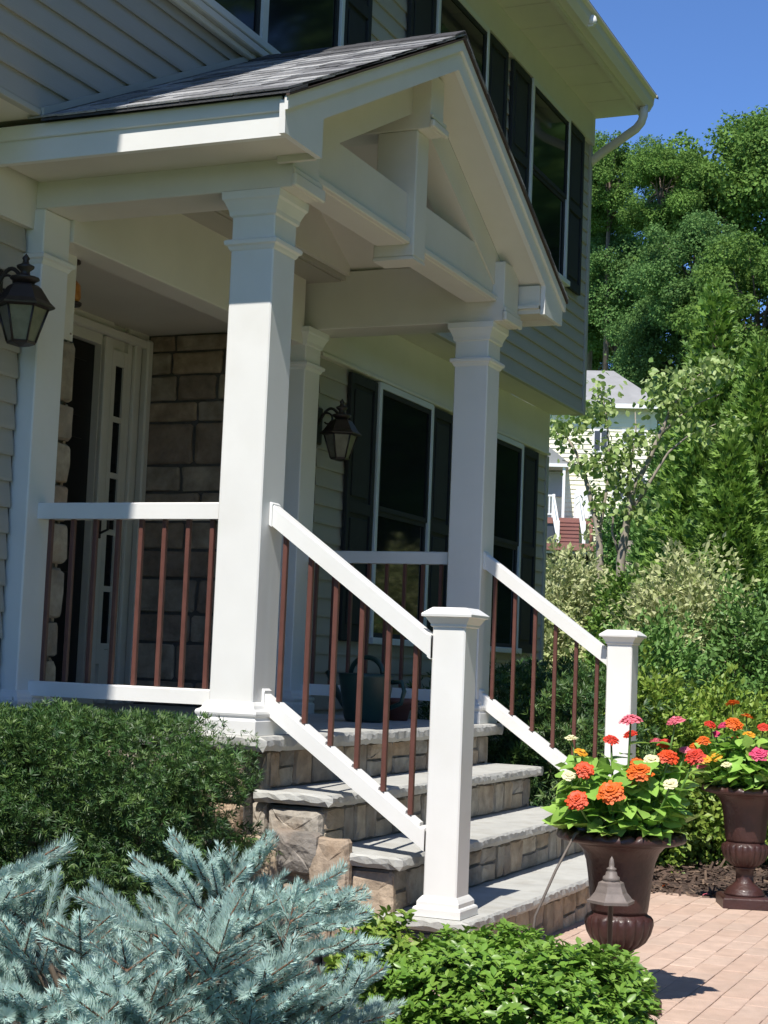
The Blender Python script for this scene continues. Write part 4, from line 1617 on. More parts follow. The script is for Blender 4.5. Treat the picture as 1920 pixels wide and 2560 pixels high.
# small white thing on the main gutter
p = CAM+ray(1481, 53)*((EY-0.03-CAM[1])/ray(1481, 53)[1])
q = MB()
q.lathe([(0.0, -0.03), (0.03, -0.025), (0.034, 0.0), (0.026, 0.03), (0.012, 0.045), (0.0, 0.05)], 12, tuple(p))
q.box(p[0]-0.012, p[0]+0.012, p[1]-0.012, p[1]+0.03, min(5.79, p[2]-0.04), p[2]-0.02)
tag(q.build('gutter_knob', 'white_cap'), 'tiny white knob standing on the edge of the main roof gutter', 'knob')

# ------------------------------------------------------------------ blue spruce (near)


def shoot(V, F, mi, base, d, L, rd, needle=0.020, dens=2400):
    """stem with needles all round; returns nothing, appends triangles"""
    d = Vector(d).normalized()
    a_ = Vector((0, 0, 1)) if abs(d.z) < 0.9 else Vector((1, 0, 0))
    u = d.cross(a_).normalized()
    q_ = u.cross(d)
    n = int(L*dens)
    b0 = Vector(base)
    # stem: three sided
    k = len(V)
    for (t_, r) in ((0, 0.0030), (1, 0.0016)):
        for j in range(3):
            an = 2*PI*j/3
            V.append(tuple(b0+d*L*t_+(u*math.cos(an)+q_*math.sin(an))*r))
    for j in range(3):
        F.append((k+j, k+(j+1) % 3, k+3+(j+1) % 3))
        F.append((k+j, k+3+(j+1) % 3, k+3+j))
        mi += [1, 1]
    # bud
    for i in range(n):
        t_ = rd.uniform(0.02, 1.0)
        an = rd.uniform(0, 2*PI)
        rad_ = u*math.cos(an)+q_*math.sin(an)
        lean = rd.uniform(0.55, 0.95) if t_ < 0.93 else rd.uniform(0.9, 1.6)
        ln = needle*rd.uniform(0.75, 1.15)*(1.0 if t_ < 0.9 else 0.8)
        dn = (rad_+d*lean+Vector((0, 0, 0.25))).normalized()
        p0 = b0+d*L*t_
        mid = p0+dn*ln*0.55
        tip = p0+dn*ln+Vector((0, 0, 1))*ln*0.10+d*ln*0.08
        sd = dn.cross(rad_+Vector((0.1, 0.2, 0.3))).normalized()*0.00095
        k = len(V)
        V += [tuple(p0), tuple(mid-sd), tuple(mid+sd), tuple(tip)]
        F += [(k, k+1, k+2), (k+1, k+3, k+2)]
        mi += [0, 0]


def branch_mesh(seed, L=0.17, sides=3):
    rd = random.Random(seed)
    V, F, mi = [], [], []
    shoot(V, F, mi, (0, 0, 0), (rd.uniform(-.06, .06), 1, rd.uniform(0.0, .12)), L, rd)
    for i in range(sides):
        for s in (-1, 1):
            y = L*(0.12+0.68*i/max(1, sides))+rd.uniform(-.01, .01)
            l2 = (L*0.72)*(1-0.5*i/max(1, sides))*rd.uniform(0.75, 1.15)
            shoot(V, F, mi, (0, y, 0), (s*rd.uniform(0.7, 1.05), 0.85, rd.uniform(-.05, .3)), l2, rd)
    return np_mesh('branch', np.array(V), np.array(F), ['spruce_needle', 'spruce_bark'], mi)


BR = [branch_mesh(100+i, [0.17, 0.15, 0.19, 0.14, 0.16][i], [3, 2, 3, 2, 3][i]) for i in range(5)]
spc = far(330, 2560, 3.02)
sp = thing('blue_spruce', 'silvery blue dwarf spruce with dense needled branches in front of the yew', 'spruce', (spc[0], spc[1], 0.0))
rd = random.Random(77)
S0 = Vector((spc[0], spc[1], 0.0))
vdir = Vector((fw[0], fw[1], 0)).normalized()
hdir = Vector((rt0[0], rt0[1], 0)).normalized()


def place_branch(pos, d, sc, lift=0.0):
    d = Vector(d).normalized()
    up_ = Vector((rd.uniform(-.25, .25), rd.uniform(-.25, .25), 1))
    xx = d.cross(up_).normalized()
    zz = xx.cross(d)
    part('branch', rd.choice(BR), sp, pos, Matrix((xx, d, zz)).transposed(), (sc, sc, sc))


limb = MB()
# explicit leading tips read from the photograph: (u, v) of tip, lean to the right, up
for (u, v, du, dv, dd, sc) in ((540, 2090, -0.2, 1.0, 0.02, 1.0), (430, 2110, -0.7, 0.75, 0.0, 0.85), (610, 2120, 0.35, 1.0, 0.05, 0.8), (180, 2130, 0.9, 0.45, 0.0, 1.15), (30, 2130, -0.1, 1.0, 0.05, 1.1),
                               (690, 2085, 0.6, 0.9, 0.10, 0.8), (340, 2170, -0.8, 0.5, -0.02, 0.9), (200, 2260, -0.95, 0.4, -0.08, 0.9), (120, 2220, 0.9, 0.35, -0.05, 1.0), (880, 2190, 0.9, 0.45, 0.06, 1.0), (930, 2240, 0.95, 0.35, 0.02, 1.0),
                               (800, 2210, 0.8, 0.55, 0.02, 0.95), (960, 2370, 0.98, 0.15, -0.1, 1.0), (940, 2300, 0.98, 0.2, -0.05, 1.0),
                               (215, 2420, -0.5, 0.5, -0.36, 1.0), (285, 2405, 0.3, 0.7, -0.36, 1.0), (330, 2450, 0.7, 0.4, -0.38, 1.0), (160, 2460, -0.8, 0.3, -0.36, 0.95), (250, 2470, 0.0, 0.5, -0.42, 1.0), (380, 2420, 0.6, 0.6, -0.36, 0.95), (300, 2520, 0.3, 0.3, -0.46, 1.0), (200, 2530, -0.4, 0.3, -0.46, 1.0)):
    tip = Vector(far(u, v, 3.02+dd))
    d = (hdir*du+Vector((0, 0, dv))-vdir*0.25).normalized()
    Lg = 0.17*sc
    place_branch(tip-d*Lg, d, sc)
    limb.tube([S0+Vector((0, 0, 0.25)), (S0+Vector((0, 0, 0.45))).lerp(tip-d*Lg, 0.6), tip-d*Lg*0.9], [0.008, 0.006, 0.003], 5)
nb = 0
while nb < 286:
    a_ = rd.uniform(0, 2*PI)
    el = math.asin(rd.uniform(-0.15, 0.92))
    k = rd.uniform(0.62, 1.0)
    dx, dy, dz = math.cos(a_)*math.cos(el), math.sin(a_)*math.cos(el), math.sin(el)
    pos = S0+hdir*dx*0.52*k+vdir*dy*0.45*k+Vector((0, 0, 0.20+dz*0.48*k))
    if pos.z < 0.02:
        continue
    # the clearing towards the yew and the dark gap
    uu = 960+FPX*((pos-Vector(CAM)).dot(Vector(rt)))/((pos-Vector(CAM)).dot(Vector(fw)))
    vv = 1280-FPX*((pos-Vector(CAM)).dot(Vector(upv)))/((pos-Vector(CAM)).dot(Vector(fw)))
    if vv < 2215 and uu < 420:
        continue
    if uu > 830:
        continue
    d = hdir*dx*1.0+vdir*dy*0.9+Vector((0, 0, dz*0.32+0.16))+Vector((rd.uniform(-.4, .4), rd.uniform(-.4, .4), rd.uniform(-.1, .3)))
    place_branch(pos, d, rd.uniform(0.75, 1.1))
    if nb % 5 == 0:
        limb.tube([S0+Vector((0, 0, 0.1)), (S0+Vector((0, 0, 0.2))).lerp(pos, 0.6), pos], [0.008, 0.006, 0.003], 5)
    nb += 1
limb.tube([S0, S0+Vector((0.01, 0, 0.3)), S0+Vector((0, 0.01, 0.55))], [0.022, 0.018, 0.008], 8)
limb.build('trunk', 'wood_bark', sp)

# ------------------------------------------------------------------ yew hedges


def yew(name, label, c, r, n, seed, size=0.05, mat='yew', dry=0, power=4.0, group=None):
    t = thing(name, label, 'hedge', (c[0], c[1], 0.0), group)
    P, N = mound_points(int(n*0.85), c, r, power, 0.055, seed, (0.84, 1.06), -0.97, 11.0)
    P2, N2 = mound_points(int(n*0.32), c, tuple(0.85*a_ for a_ in r), power, 0.05, seed+9, (0.5, 1.0), -0.97, 9.0)
    P, N = np.concatenate([P, P2]), np.concatenate([N, N2])
    # clumps: thin the skin where a slow wave dips
    wv = np.sin(P[:, 0]*17+1.3*np.sin(P[:, 2]*19))+np.sin(P[:, 1]*15+1.1*np.sin(P[:, 2]*23+P[:, 0]*9))+np.sin(P[:, 2]*21+P[:, 1]*6)
    qk = np.random.default_rng(seed+2)
    ok = (P[:, 2] > 0.02) & (qk.uniform(-2.4, 1.35, len(P)) < wv)
    P, N = P[ok], N[ok]
    foliage('foliage', t, P, N, size, mat, YEW_V, YEW_F, 0.9, 0.12, None, seed)
    q = np.random.default_rng(seed+5)
    tips = [(c[0]+q.uniform(-.6, .6)*r[0], c[1]+q.uniform(-.6, .6)*r[1], c[2]+q.uniform(0.0, .6)*r[2]) for _ in range(14)]
    stems('stems', t, (c[0], c[1], 0.0), tips, 'wood_bark', 0.016, 5, 0.2, seed)
    if dry:
        idx = q.choice(len(P), dry, replace=False)
        foliage('dry_sprigs', t, P[idx]+N[idx]*0.012, N[idx], size*1.3, 'yew_dry', YEW_V, YEW_F, 0.8, 0.4, 'stuff', seed+1)
    return t


yew('yew_hedge', 'clipped dark green yew hedge below the level porch railing', (-0.68, 0.61, 0.57), (0.47, 0.79, 0.315), 58000, 3, 0.0235, dry=14, power=5.5)
yew('yew_hedge', 'dark green yew shrub beyond the far stair railing under the window', (4.6, 0.10, 0.55), (1.45, 0.75, 0.55), 26000, 4, 0.045)

# ------------------------------------------------------------------ azalea with whorled leaves


def leafy_shrub(name, label, cat, c, r, nshoot, per, size, mats, seed, nobj, lump=0.10, power=2.6, zmin=-0.5):
    t = thing(name, label, cat, (c[0], c[1], 0.0))
    q = np.random.default_rng(seed)
    P, N = mound_points(nshoot, c, r, power, lump, seed, (0.72, 1.03), zmin, 6.0)
    ok = P[:, 2] > 0.02
    P, N = P[ok], N[ok]
    ax = unit(N*0.7+np.array([0, 0, 0.8])+0.35*q.normal(size=N.shape))
    rnd_ = rdir(len(P), q)
    X = unit(np.cross(ax, rnd_))
    Y = np.cross(ax, X)
    PP, DD, NN, SS = [], [], [], []
    for k in range(per):
        an = 2*PI*k/per+q.uniform(-.4, .4, len(P))
        rad_ = X*np.cos(an)[:, None]+Y*np.sin(an)[:, None]
        d = unit(rad_+ax*q.uniform(0.05, 0.75, len(P))[:, None])
        PP.append(P+ax*q.uniform(-0.012, 0.006, len(P))[:, None])
        DD.append(d)
        NN.append(unit(ax+0.25*q.normal(size=ax.shape)-0.2*rad_))
        SS.append(size*q.uniform(0.65, 1.25, len(P)))
    PP, DD, NN, SS = (np.concatenate(z) for z in (PP, DD, NN, SS))
    score = np.linalg.norm(PP-CAM, axis=1)-0.25*((NN@np.array([0, 0, 1])))
    v = PP-CAM
    uu = 960+FPX*(v@rt)/(v@fw)
    vv = 1280-FPX*(v@upv)/(v@fw)
    score[(uu < 0) | (uu > 1920) | (vv > 2555)] += 9
    idx = np.argsort(score)
    big, rest = idx[:nobj], idx[nobj:]
    V, F = scatter(PP[rest], DD[rest], NN[rest], SS[rest], BROAD_V*np.array([0.62, 1, 1]), BROAD_F)
    o = bpy.data.objects.new('foliage', np_mesh('foliage', V-org(t), F, mats[0]))
    link(o, t)
    o['kind'] = 'stuff'
    if nobj:
        lm = np_mesh('leaf', BROAD_V*np.array([0.62, 1, 1]), BROAD_F, mats[1])
        Xf, Yf, Zf = frames(DD[big], NN[big])
        for i, j in enumerate(big):
            m = Matrix((Vector(Xf[i]), Vector(Yf[i]), Vector(Zf[i]))).transposed()
            part('leaf', lm, t, PP[j], m, (SS[j],)*3)
    tips = P[q.choice(len(P), min(60, len(P)), replace=False)]
    stems('stems', t, (c[0], c[1], 0.0), [tuple(a_) for a_ in tips], 'wood_bark', 0.007, 4, 0.15, seed)
    return t


azc = far(1282, 2560, 4.46)
leafy_shrub('azalea_shrub', 'low bright green azalea shrub in front of the lowest step', 'shrub', (azc[0], azc[1], 0.16), (0.345, 0.355, 0.215), 4200, 6, 0.029, ('azalea', 'azalea_leaf'), 8, 300, 0.07, 3.4)
azc = far(945, 2480, 4.55)
leafy_shrub('azalea_shrub', 'small yellow green azalea tucked between spruce and lowest step', 'shrub', (azc[0], azc[1], 0.19), (0.14, 0.14, 0.21), 700, 6, 0.032, ('spirea', 'azalea_leaf'), 9, 60)

# ------------------------------------------------------------------ shrubs and trees behind


def soft_shrub(name, label, u, vtop, dist, half_px, mat, n, size, seed, cat='shrub', depth=None, lump=0.18, group=None, TV=LEAF_V, TF=LEAF_F, power=2.3):
    top = far(u, vtop, dist)
    g = gz(top[0], top[1])
    h = max(0.25, top[2]-g)
    r = half_px*dist/FPX
    c = (top[0], top[1], g+h*0.46)
    t = thing(name, label, cat, (top[0], top[1], g), group)
    P, N = mound_points(n, c, (depth or r, r, h*0.52), power, lump, seed, (0.66, 1.05), -0.9, 7.0)
    P = P[P[:, 2] > g]
    N = N[:len(P)] if len(N) != len(P) else N
    P, N = mound_points(n, c, (depth or r, r, h*0.52), power, lump, seed, (0.66, 1.05), -0.9, 7.0)
    foliage('foliage', t, P, N, size, mat, TV, TF, 1.0, 0.35, None, seed)
    q = np.random.default_rng(seed)
    tips = [(c[0]+q.uniform(-.6, .6)*r, c[1]+q.uniform(-.6, .6)*r, c[2]+q.uniform(-.1, .4)*h) for _ in range(10)]
    stems('stems', t, (top[0], top[1], g-0.02), tips, 'wood_bark', 0.02, 5, 0.1, seed)
    return t


soft_shrub('spirea_shrub', 'yellow green bushy shrub spreading behind the mulch edge urn', 1800, 1735, 10.3, 170, 'spirea', 15000, 0.045, 12)
soft_shrub('spirea_shrub', 'low yellow green shrub growing between the two flower urns', 1735, 1945, 10.7, 120, 'spirea', 9000, 0.042, 13)
soft_shrub('holly_shrub', 'leafy green shrub between capped newel post and yellow green bushes', 1640, 1690, 9.9, 110, 'spirea', 11000, 0.042, 14)
soft_shrub('holly_shrub', 'glossy mid green shrub below the pale variegated bushes', 1640, 1570, 11.6, 150, 'dark_conifer', 17000, 0.045, 15)
soft_shrub('holly_shrub', 'tall dark green shrub at the foot of the cypress row', 1880, 1500, 12.6, 130, 'dark_conifer', 17000, 0.048, 16)
soft_shrub('variegated_shrub', 'pale cream variegated shrub beside the corner of the beige house', 1425, 1390, 20.5, 120, 'variegated', 15000, 0.075, 17, group='variegated shrubs on the rising lawn')
soft_shrub('variegated_shrub', 'pale cream variegated shrub spreading below the cypress trees', 1712, 1405, 13.0, 165, 'variegated', 20000, 0.052, 18, group='variegated shrubs on the rising lawn')
soft_shrub('young_conifer', 'small deep green conifer between two cream variegated shrubs', 1555, 1440, 19.5, 75, 'cypress', 12000, 0.07, 19, lump=0.2, power=1.7)

soft_shrub('laurel_shrub', 'dark glossy shrub beside the low stone wall and deck landing', 1575, 1268, 57, 70, 'dark_conifer', 9000, 0.16, 20)


def cypress(label, u, vtop, dist, half_px, mat, n, size, seed):
    top = far(u, vtop, dist)
    g = gz(top[0], top[1])
    h = top[2]-g
    R = half_px*dist/FPX
    t = thing('cypress_tree', label, 'tree', (top[0], top[1], g), 'cypress trees on the slope')
    q = np.random.default_rng(seed)
    tt = 1-np.sqrt(q.uniform(0.0, 1, n))*0.98
    an = q.uniform(0, 2*PI, n)
    lum = 1+0.16*np.sin(an*5+tt*22)+0.13*np.sin(an*9-tt*35+1)+0.10*np.sin(tt*60+an*2)
    rr = R*np.minimum(1, (1-tt)**0.75*1.05+0.02)*lum*q.uniform(0.62, 1.06, n)
    P = np.stack([top[0]+rr*np.cos(an), top[1]+rr*np.sin(an), g+0.1+tt*h*0.985], 1)
    N = unit(np.stack([np.cos(an), np.sin(an), 0.35+0*an], 1))
    foliage('crown', t, P, N, size, mat, FAN_V, FAN_F, 0.7, 0.65, None, seed)
    mb_ = MB()
    mb_.tube([(top[0], top[1], g-0.1), (top[0], top[1], g+h*0.5), (top[0], top[1], g+h*0.9)], [0.14, 0.09, 0.02], 8)
    mb_.build('trunk', 'wood_bark', t)


cypress('tall light green cypress with pointed tip behind the pale flowering tree', 1790, 700, 26, 150, 'cypress', 24000, 0.19, 41)
cypress('broad green cypress reaching down beside the variegated shrub', 1905, 860, 22, 170, 'cypress', 24000, 0.17, 42)
cypress('short dark green cypress standing below the taller cypress tip', 1700, 980, 29, 120, 'dark_conifer', 17000, 0.19, 43)
cypress('slim dark green cypress filling the gap beside the stone wall', 1830, 1080, 19, 120, 'cypress', 17000, 0.15, 44)


def crown_arrays(seed, nclump, per, size, ratio=1.15):
    """leaf arrays for a unit crown: clumps spread through an ellipsoid of radius 1 (height ratio)"""
    q = np.random.default_rng(seed)
    d = rdir(nclump, q)
    k = q.uniform(0.30, 1.0, nclump)**0.6
    C = d*k[:, None]*np.array([1, 1, ratio])*0.84
    keep = C[:, 2] > -0.85*ratio
    C = C[keep]
    rc = q.uniform(0.11, 0.27, len(C))
    Ps, Ns = [], []
    for c, r in zip(C, rc):
        m = int(per*(r/0.22)**2)
        dd = rdir(m, q)
        lob = 1+0.22*np.sin(dd[:, 0]*7+c[0]*40)*np.sin(dd[:, 1]*7+c[1]*40)*np.sin(dd[:, 2]*6+c[2]*30)*2
        rr = r*lob*q.uniform(0.62, 1.06, m)
        Ps.append(c+dd*rr[:, None]*np.array([1.1, 1.1, 0.86]))
        Ns.append(dd)
    P, N = np.concatenate(Ps), np.concatenate(Ns)
    dr_ = unit(N+0.9*q.normal(size=N.shape)+np.array([0, 0, -0.25]))
    nr = unit(N*1.0+np.array([0, 0, 0.45])+0.30*q.normal(size=N.shape))
    V, F = scatter(P, dr_, nr, size*q.uniform(0.5, 1.5, len(P)), LEAF_V*np.array([1.5, 1, 1]), LEAF_F)
    return V, F, C


def trunk_mesh(C, seed, ratio):
    rd_ = random.Random(seed)
    mb_ = MB()
    mb_.tube([(0, 0, -5.0), (0.0, 0.0, -2.3), (0.02, 0.01, -1.2), (0.0, 0.03, -0.2), (0.03, 0, 0.3)], [0.06, 0.055, 0.042, 0.03, 0.01], 8)
    for c in C[::3]:
        b = Vector((0, 0, rd_.uniform(-1.0, 0.1)))
        e = Vector(c)*0.8
        mid = b.lerp(e, 0.5)+Vector((0, 0, 0.10))
        mb_.tube([b, mid, e], [0.022, 0.013, 0.004], 5)
    return mb_


CR = []
for i, (mt, nc, per) in enumerate((('maple', 80, 480), ('maple_blue', 74, 460), ('maple', 62, 460))):
    V, F, C = crown_arrays(200+i, nc, per*2.2, 0.036, 1.2)
    CR.append((np_mesh('crown', V, F, mt), trunk_mesh(C, i, 1.2).mesh('trunk', 'wood_bark')))


def big_tree(label, u, vtop, dist, half_px, var, rz, hs=1.0):
    top = far(u, vtop, dist)
    g = gz(top[0], top[1])
    R = half_px*dist/FPX
    zc = top[2]-1.16*R*hs
    t = thing('maple_tree', label, 'tree', (top[0], top[1], g), 'tall leafy trees behind the neighbouring house')
    me, tr = CR[var]
    part('crown', me, t, (top[0], top[1], zc), (0, 0, rz), (R, R, R*hs))
    part('trunk', tr, t, (top[0], top[1], zc), (0, 0, rz), (R, R, R*hs))
    return t


big_tree('slim green tree pressed behind the downspout corner', 1488, 415, 101, 110, 0, 5.9)
big_tree('tall deep green tree rising highest beside the blue sky', 1845, 268, 88, 235, 0, 0.3)
big_tree('tall leafy tree with open crown beside the house corner', 1530, 322, 96, 125, 2, 1.7)
big_tree('rounded light green tree between two taller trees', 1655, 345, 84, 120, 0, 2.4)
big_tree('dark green tree standing behind the grey neighbouring roof', 1545, 545, 98, 165, 1, 4.0)
big_tree('mid green tree filling the slope behind the cypress tip', 1735, 500, 80, 165, 1, 5.1)
big_tree('shaded green tree low on the slope behind the cypresses', 1900, 560, 76, 210, 2, 0.9)
big_tree('dark leafy tree beside the hip roof of the yellow house', 1665, 700, 84, 150, 1, 3.1)
big_tree('broad green tree beyond the low stone wall', 1640, 890, 92, 150, 0, 2.0)
big_tree('shadowed tree close behind the hip roof ridge', 1490, 690, 104, 130, 1, 5.5)
big_tree('light green tree half hidden by the overhanging upper storey', 1430, 600, 110, 150, 0, 3.6)

# unseen trees added across the front lawn: they cut sky light and darken window glass


def unseen_tree(label, x, y, R, h, var, rz):
    g_ = gz(x, y)
    t_ = thing('maple_tree', label, 'tree', (x, y, g_), 'unseen trees added across the front lawn to cut sky light')
    me, tr = CR[var]
    zc = g_+h-1.16*R
    part('crown', me, t_, (x, y, zc), (0, 0, rz), (R, R, R))
    part('trunk', tr, t_, (x, y, zc), (0, 0, rz), (R, R, R))


for i, (x, y, R, h, lb) in enumerate(((-13, -17, 6.5, 15, 'unseen broad tree added on the lawn opposite the drive'), (-3, -19, 6.8, 17, 'unseen tall tree added on the lawn facing the porch steps'), (6, -17, 6.2, 15, 'unseen rounded tree added on the lawn facing the shuttered windows'),
                                      (15, -20, 7.0, 18, 'unseen large tree added on the lawn beyond the mulch bed'), (24, -15, 6.4, 15, 'unseen leafy tree added where the front lawn begins to rise'), (33, -19, 7.0, 17, 'unseen tall tree added farther up the rising front lawn'), (1, -27, 7.5, 20, 'unseen tree added behind the others across the lawn'), (11, -29, 7.5, 20, 'unseen distant tree added at the far edge of the lawn'),
                                      (36, -8, 6.5, 19, 'unseen dense tree added to darken the lower window glass'), (46, -12, 7.5, 22, 'unseen dense tree added beyond the rise of the front lawn'), (52, -4, 7.0, 22, 'unseen tall tree added at the side boundary of the lawn'), (63, -10, 8.5, 27, 'unseen very tall tree added on the side boundary'), (27, -8, 5.0, 14, 'unseen young maple added nearer the house on the side lawn'), (17, -8.5, 5.5, 17, 'unseen slender maple added to darken the upper window glass'),
                                      (40, -14, 6.0, 10, 'unseen low spreading tree added under the taller front trees'), (33, -11, 4.5, 7.5, 'unseen bushy young tree added at the foot of the rise'), (54, -15, 6.5, 11, 'unseen low leafy tree added on the far side lawn'), (45, -8, 5.5, 9.5, 'unseen squat leafy tree added beside the side boundary'))):
    unseen_tree(lb, x, y, R, h, i % 3, i*1.3)

# pale leaved small tree with leaning stems (dogwood)
DD_ = 21.0
bs = far(1545, 1480, DD_)
g = gz(bs[0], bs[1])
dog = thing('dogwood_tree', 'small pale leaved tree with several leaning grey stems on the lawn', 'tree', (bs[0], bs[1], g))
q = MB()


def pt(u, v, dd=0.0):
    return tuple(far(u, v, DD_+dd))


rootL = far(1505, 1470, DD_)
rootL[2] = gz(rootL[0], rootL[1])-0.05
rootR = far(1548, 1470, DD_)
rootR[2] = gz(rootR[0], rootR[1])-0.05
limbs = [
    ([tuple(rootL), pt(1500, 1400), pt(1497, 1335), pt(1482, 1270), pt(1462, 1190), pt(1440, 1130), pt(1412, 1085)], .075),
    ([pt(1497, 1330), pt(1508, 1280), pt(1520, 1200), pt(1522, 1120), pt(1516, 1040), pt(1505, 985)], .035),
    ([tuple(rootR), pt(1552, 1400), pt(1562, 1340), pt(1572, 1275), pt(1590, 1210), pt(1622, 1150), pt(1648, 1090), pt(1680, 1020), pt(1720, 960), pt(1780, 915)], .085),
    ([pt(1572, 1275), pt(1572, 1210), pt(1578, 1150), pt(1590, 1090), pt(1588, 1030)], .04),
    ([pt(1570, 1290), pt(1610, 1230), pt(1640, 1180), pt(1672, 1130), pt(1720, 1090), pt(1790, 1060)], .04),
    ([pt(1648, 1090), pt(1690, 1050), pt(1740, 1010), pt(1800, 985)], .03),
    ([pt(1462, 1190), pt(1436, 1160), pt(1405, 1150)], .025),
    ([pt(1552, 1400), pt(1530, 1330), pt(1536, 1260), pt(1550, 1190)], .03),
]
for (pts, r0) in limbs:
    r0 *= 0.75
    q.tube(pts, [r0*(1-0.8*i/(len(pts)-1)) for i in range(len(pts))], 8)
q.build('trunk', 'pale_bark', dog)
qr = np.random.default_rng(61)
PP, DDv, NN, SS = [], [], [], []
for (u, v, ru, rv, n_) in ((1418, 1080, 42, 38, 130), (1395, 1065, 30, 28, 60), (1500, 1010, 42, 55, 190), (1465, 1045, 30, 30, 80), (1540, 1140, 60, 45, 230), (1470, 1160, 45, 30, 140), (1560, 1200, 55, 40, 190),
                           (1600, 1100, 42, 36, 130), (1660, 1000, 50, 40, 180), (1720, 950, 52, 36, 190), (1790, 915, 48, 30, 160), (1640, 950, 30, 24, 60), (1700, 1040, 40, 24, 80), (1500, 1250, 40, 40, 110), (1590, 1275, 45, 40, 120), (1820, 1070, 40, 30, 90), (1760, 1080, 40, 26, 90)):
    m = int(n_*1.15)
    a_ = qr.normal(size=(m, 3))*0.55
    for i in range(m):
        p = far(u+ru*a_[i, 0], v+rv*a_[i, 1], DD_+a_[i, 2]*0.35)
        PP.append(p)
PP = np.array(PP)
DDv = unit(qr.normal(size=PP.shape)*0.6+np.array([0, 0, -0.55]))
NN = unit(qr.normal(size=PP.shape)*0.5+np.array([0, 0, 1.0]))
SS = 0.085*qr.uniform(0.7, 1.25, len(PP))
order = np.argsort(PP@np.array([fw[0], fw[1], 0]))
big, rest = order[:300], order[300:]
V, F = scatter(PP[rest], DDv[rest], NN[rest], SS[rest], BROAD_V, BROAD_F)
o = bpy.data.objects.new('crown', np_mesh('crown', V-org(dog), F, 'dogwood'))
link(o, dog)
o['kind'] = 'stuff'
lm = np_mesh('leaf', BROAD_V, BROAD_F, 'dogwood_leaf')
X_, Y_, Z_ = frames(DDv[big], NN[big])
for i, j in enumerate(big):
    part('leaf', lm, dog, PP[j], Matrix((Vector(X_[i]), Vector(Y_[i]), Vector(Z_[i]))).transposed(), (SS[j],)*3)

# ------------------------------------------------------------------ neighbouring house on the rise
DN = 72.0
KN = DN/FPX
nc_ = far(1425, 1372, DN)
gN = nc_[2]
ang_n = math.atan2(nc_[1]-CAM[1], nc_[0]-CAM[0])-PI/2   # local +y points away from the viewer


def nthing(name, label, cat):
    t_ = thing(name, label, cat, (nc_[0], nc_[1], gN))
    t_.rotation_euler = (0, 0, ang_n)
    ORG[t_.name] = np.zeros(3)
    return t_


nh = nthing('neighbour_house', 'pale yellow sided house with grey hip roof up the slope', 'house')


def nx(u):
    return (u-1425)*KN


def nz(v):
    return (1372-v)*KN


q = MB()
q.box(nx(1280), nx(1640), 3.0, 11.0, 0.0, far(1540, 1014, DN+3)[2]-gN)
nw_ = q.build('wall', 'n_siding', nh)
q = MB()
me_ = MB()
me_.prism([(0.0, 0), (-0.05, 0.0), (-0.012, 0.215), (0.0, 0.215)], 'x', nx(1280), nx(1622))
bm_ = me_.mesh('siding_board', 'n_siding')
z = 0.9
while z < far(1540, 1022, DN+3)[2]-gN:
    part('siding_board', bm_, nw_, (0, 2.999, z))
    z += 0.21
q = MB()
ez, pz = far(1540, 1008, DN+2.4)[2]-gN, far(1470, 926, DN+7)[2]-gN
x0, x1, y0, y1 = nx(1270), nx(1656), 2.4, 11.6
q.add([(x0, y0, ez), (x1, y0, ez), (x1, y1, ez), (x0, y1, ez), (nx(1380), 7.0, pz), (nx(1530), 7.0, pz)],
      [(0, 1, 5, 4), (1, 2, 5), (2, 3, 4, 5), (3, 0, 4), (3, 2, 1, 0)])
q.build('roof', 'n_roof', nh)
q = MB()
q.box(x0, x1, y0-0.04, y0+0.02, ez-0.22, ez-0.01)
q.build('fascia', 'n_white', nh)


def nwin(u0, u1, v0, v1):
    q_ = MB()
    q_.box(nx(u0)-0.1, nx(u1)+0.1, 2.90, 2.945, nz(v1)-0.1, nz(v0)+0.1)
    f_ = q_.build('window', 'n_white', nh)
    q_ = MB()
    um = (nx(u0)+nx(u1))/2
    q_.box(nx(u0), um-0.03, 2.87, 2.899, nz(v1), nz(v0))
    q_.box(um+0.03, nx(u1), 2.87, 2.899, nz(v1), nz(v0))
    q_.build('pane', 'n_dark', f_)


nwin(1556, 1608, 1050, 1078)
nwin(1480, 1512, 1050, 1100)
nwin(1535, 1560, 1170, 1220)
nwin(1585, 1612, 1170, 1220)
q = MB()
q.prism([(nx(1300), nz(1152)), (nx(1360), nz(1105)), (nx(1415), nz(1148)), (nx(1415), nz(1156)), (nx(1300), nz(1160))], 'y', 1.0, 3.3)
q.build('porch_roof', 'n_roof', nh)
q = MB()
q.box(nx(1300), nx(1416), 0.95, 1.05, nz(1160), nz(1152))
q.build('porch_fascia', 'n_white', nh)
q = MB()
q.box(nx(1330), nx(1402), 2.85, 2.94, nz(1225), nz(1160))
q.build('garage_door', 'n_grey', nh)
q = MB()
q.box(nx(1401), nx(1408), 1.05, 1.17, nz(1290), nz(1160))
q.build('porch_post', 'n_white', nh)

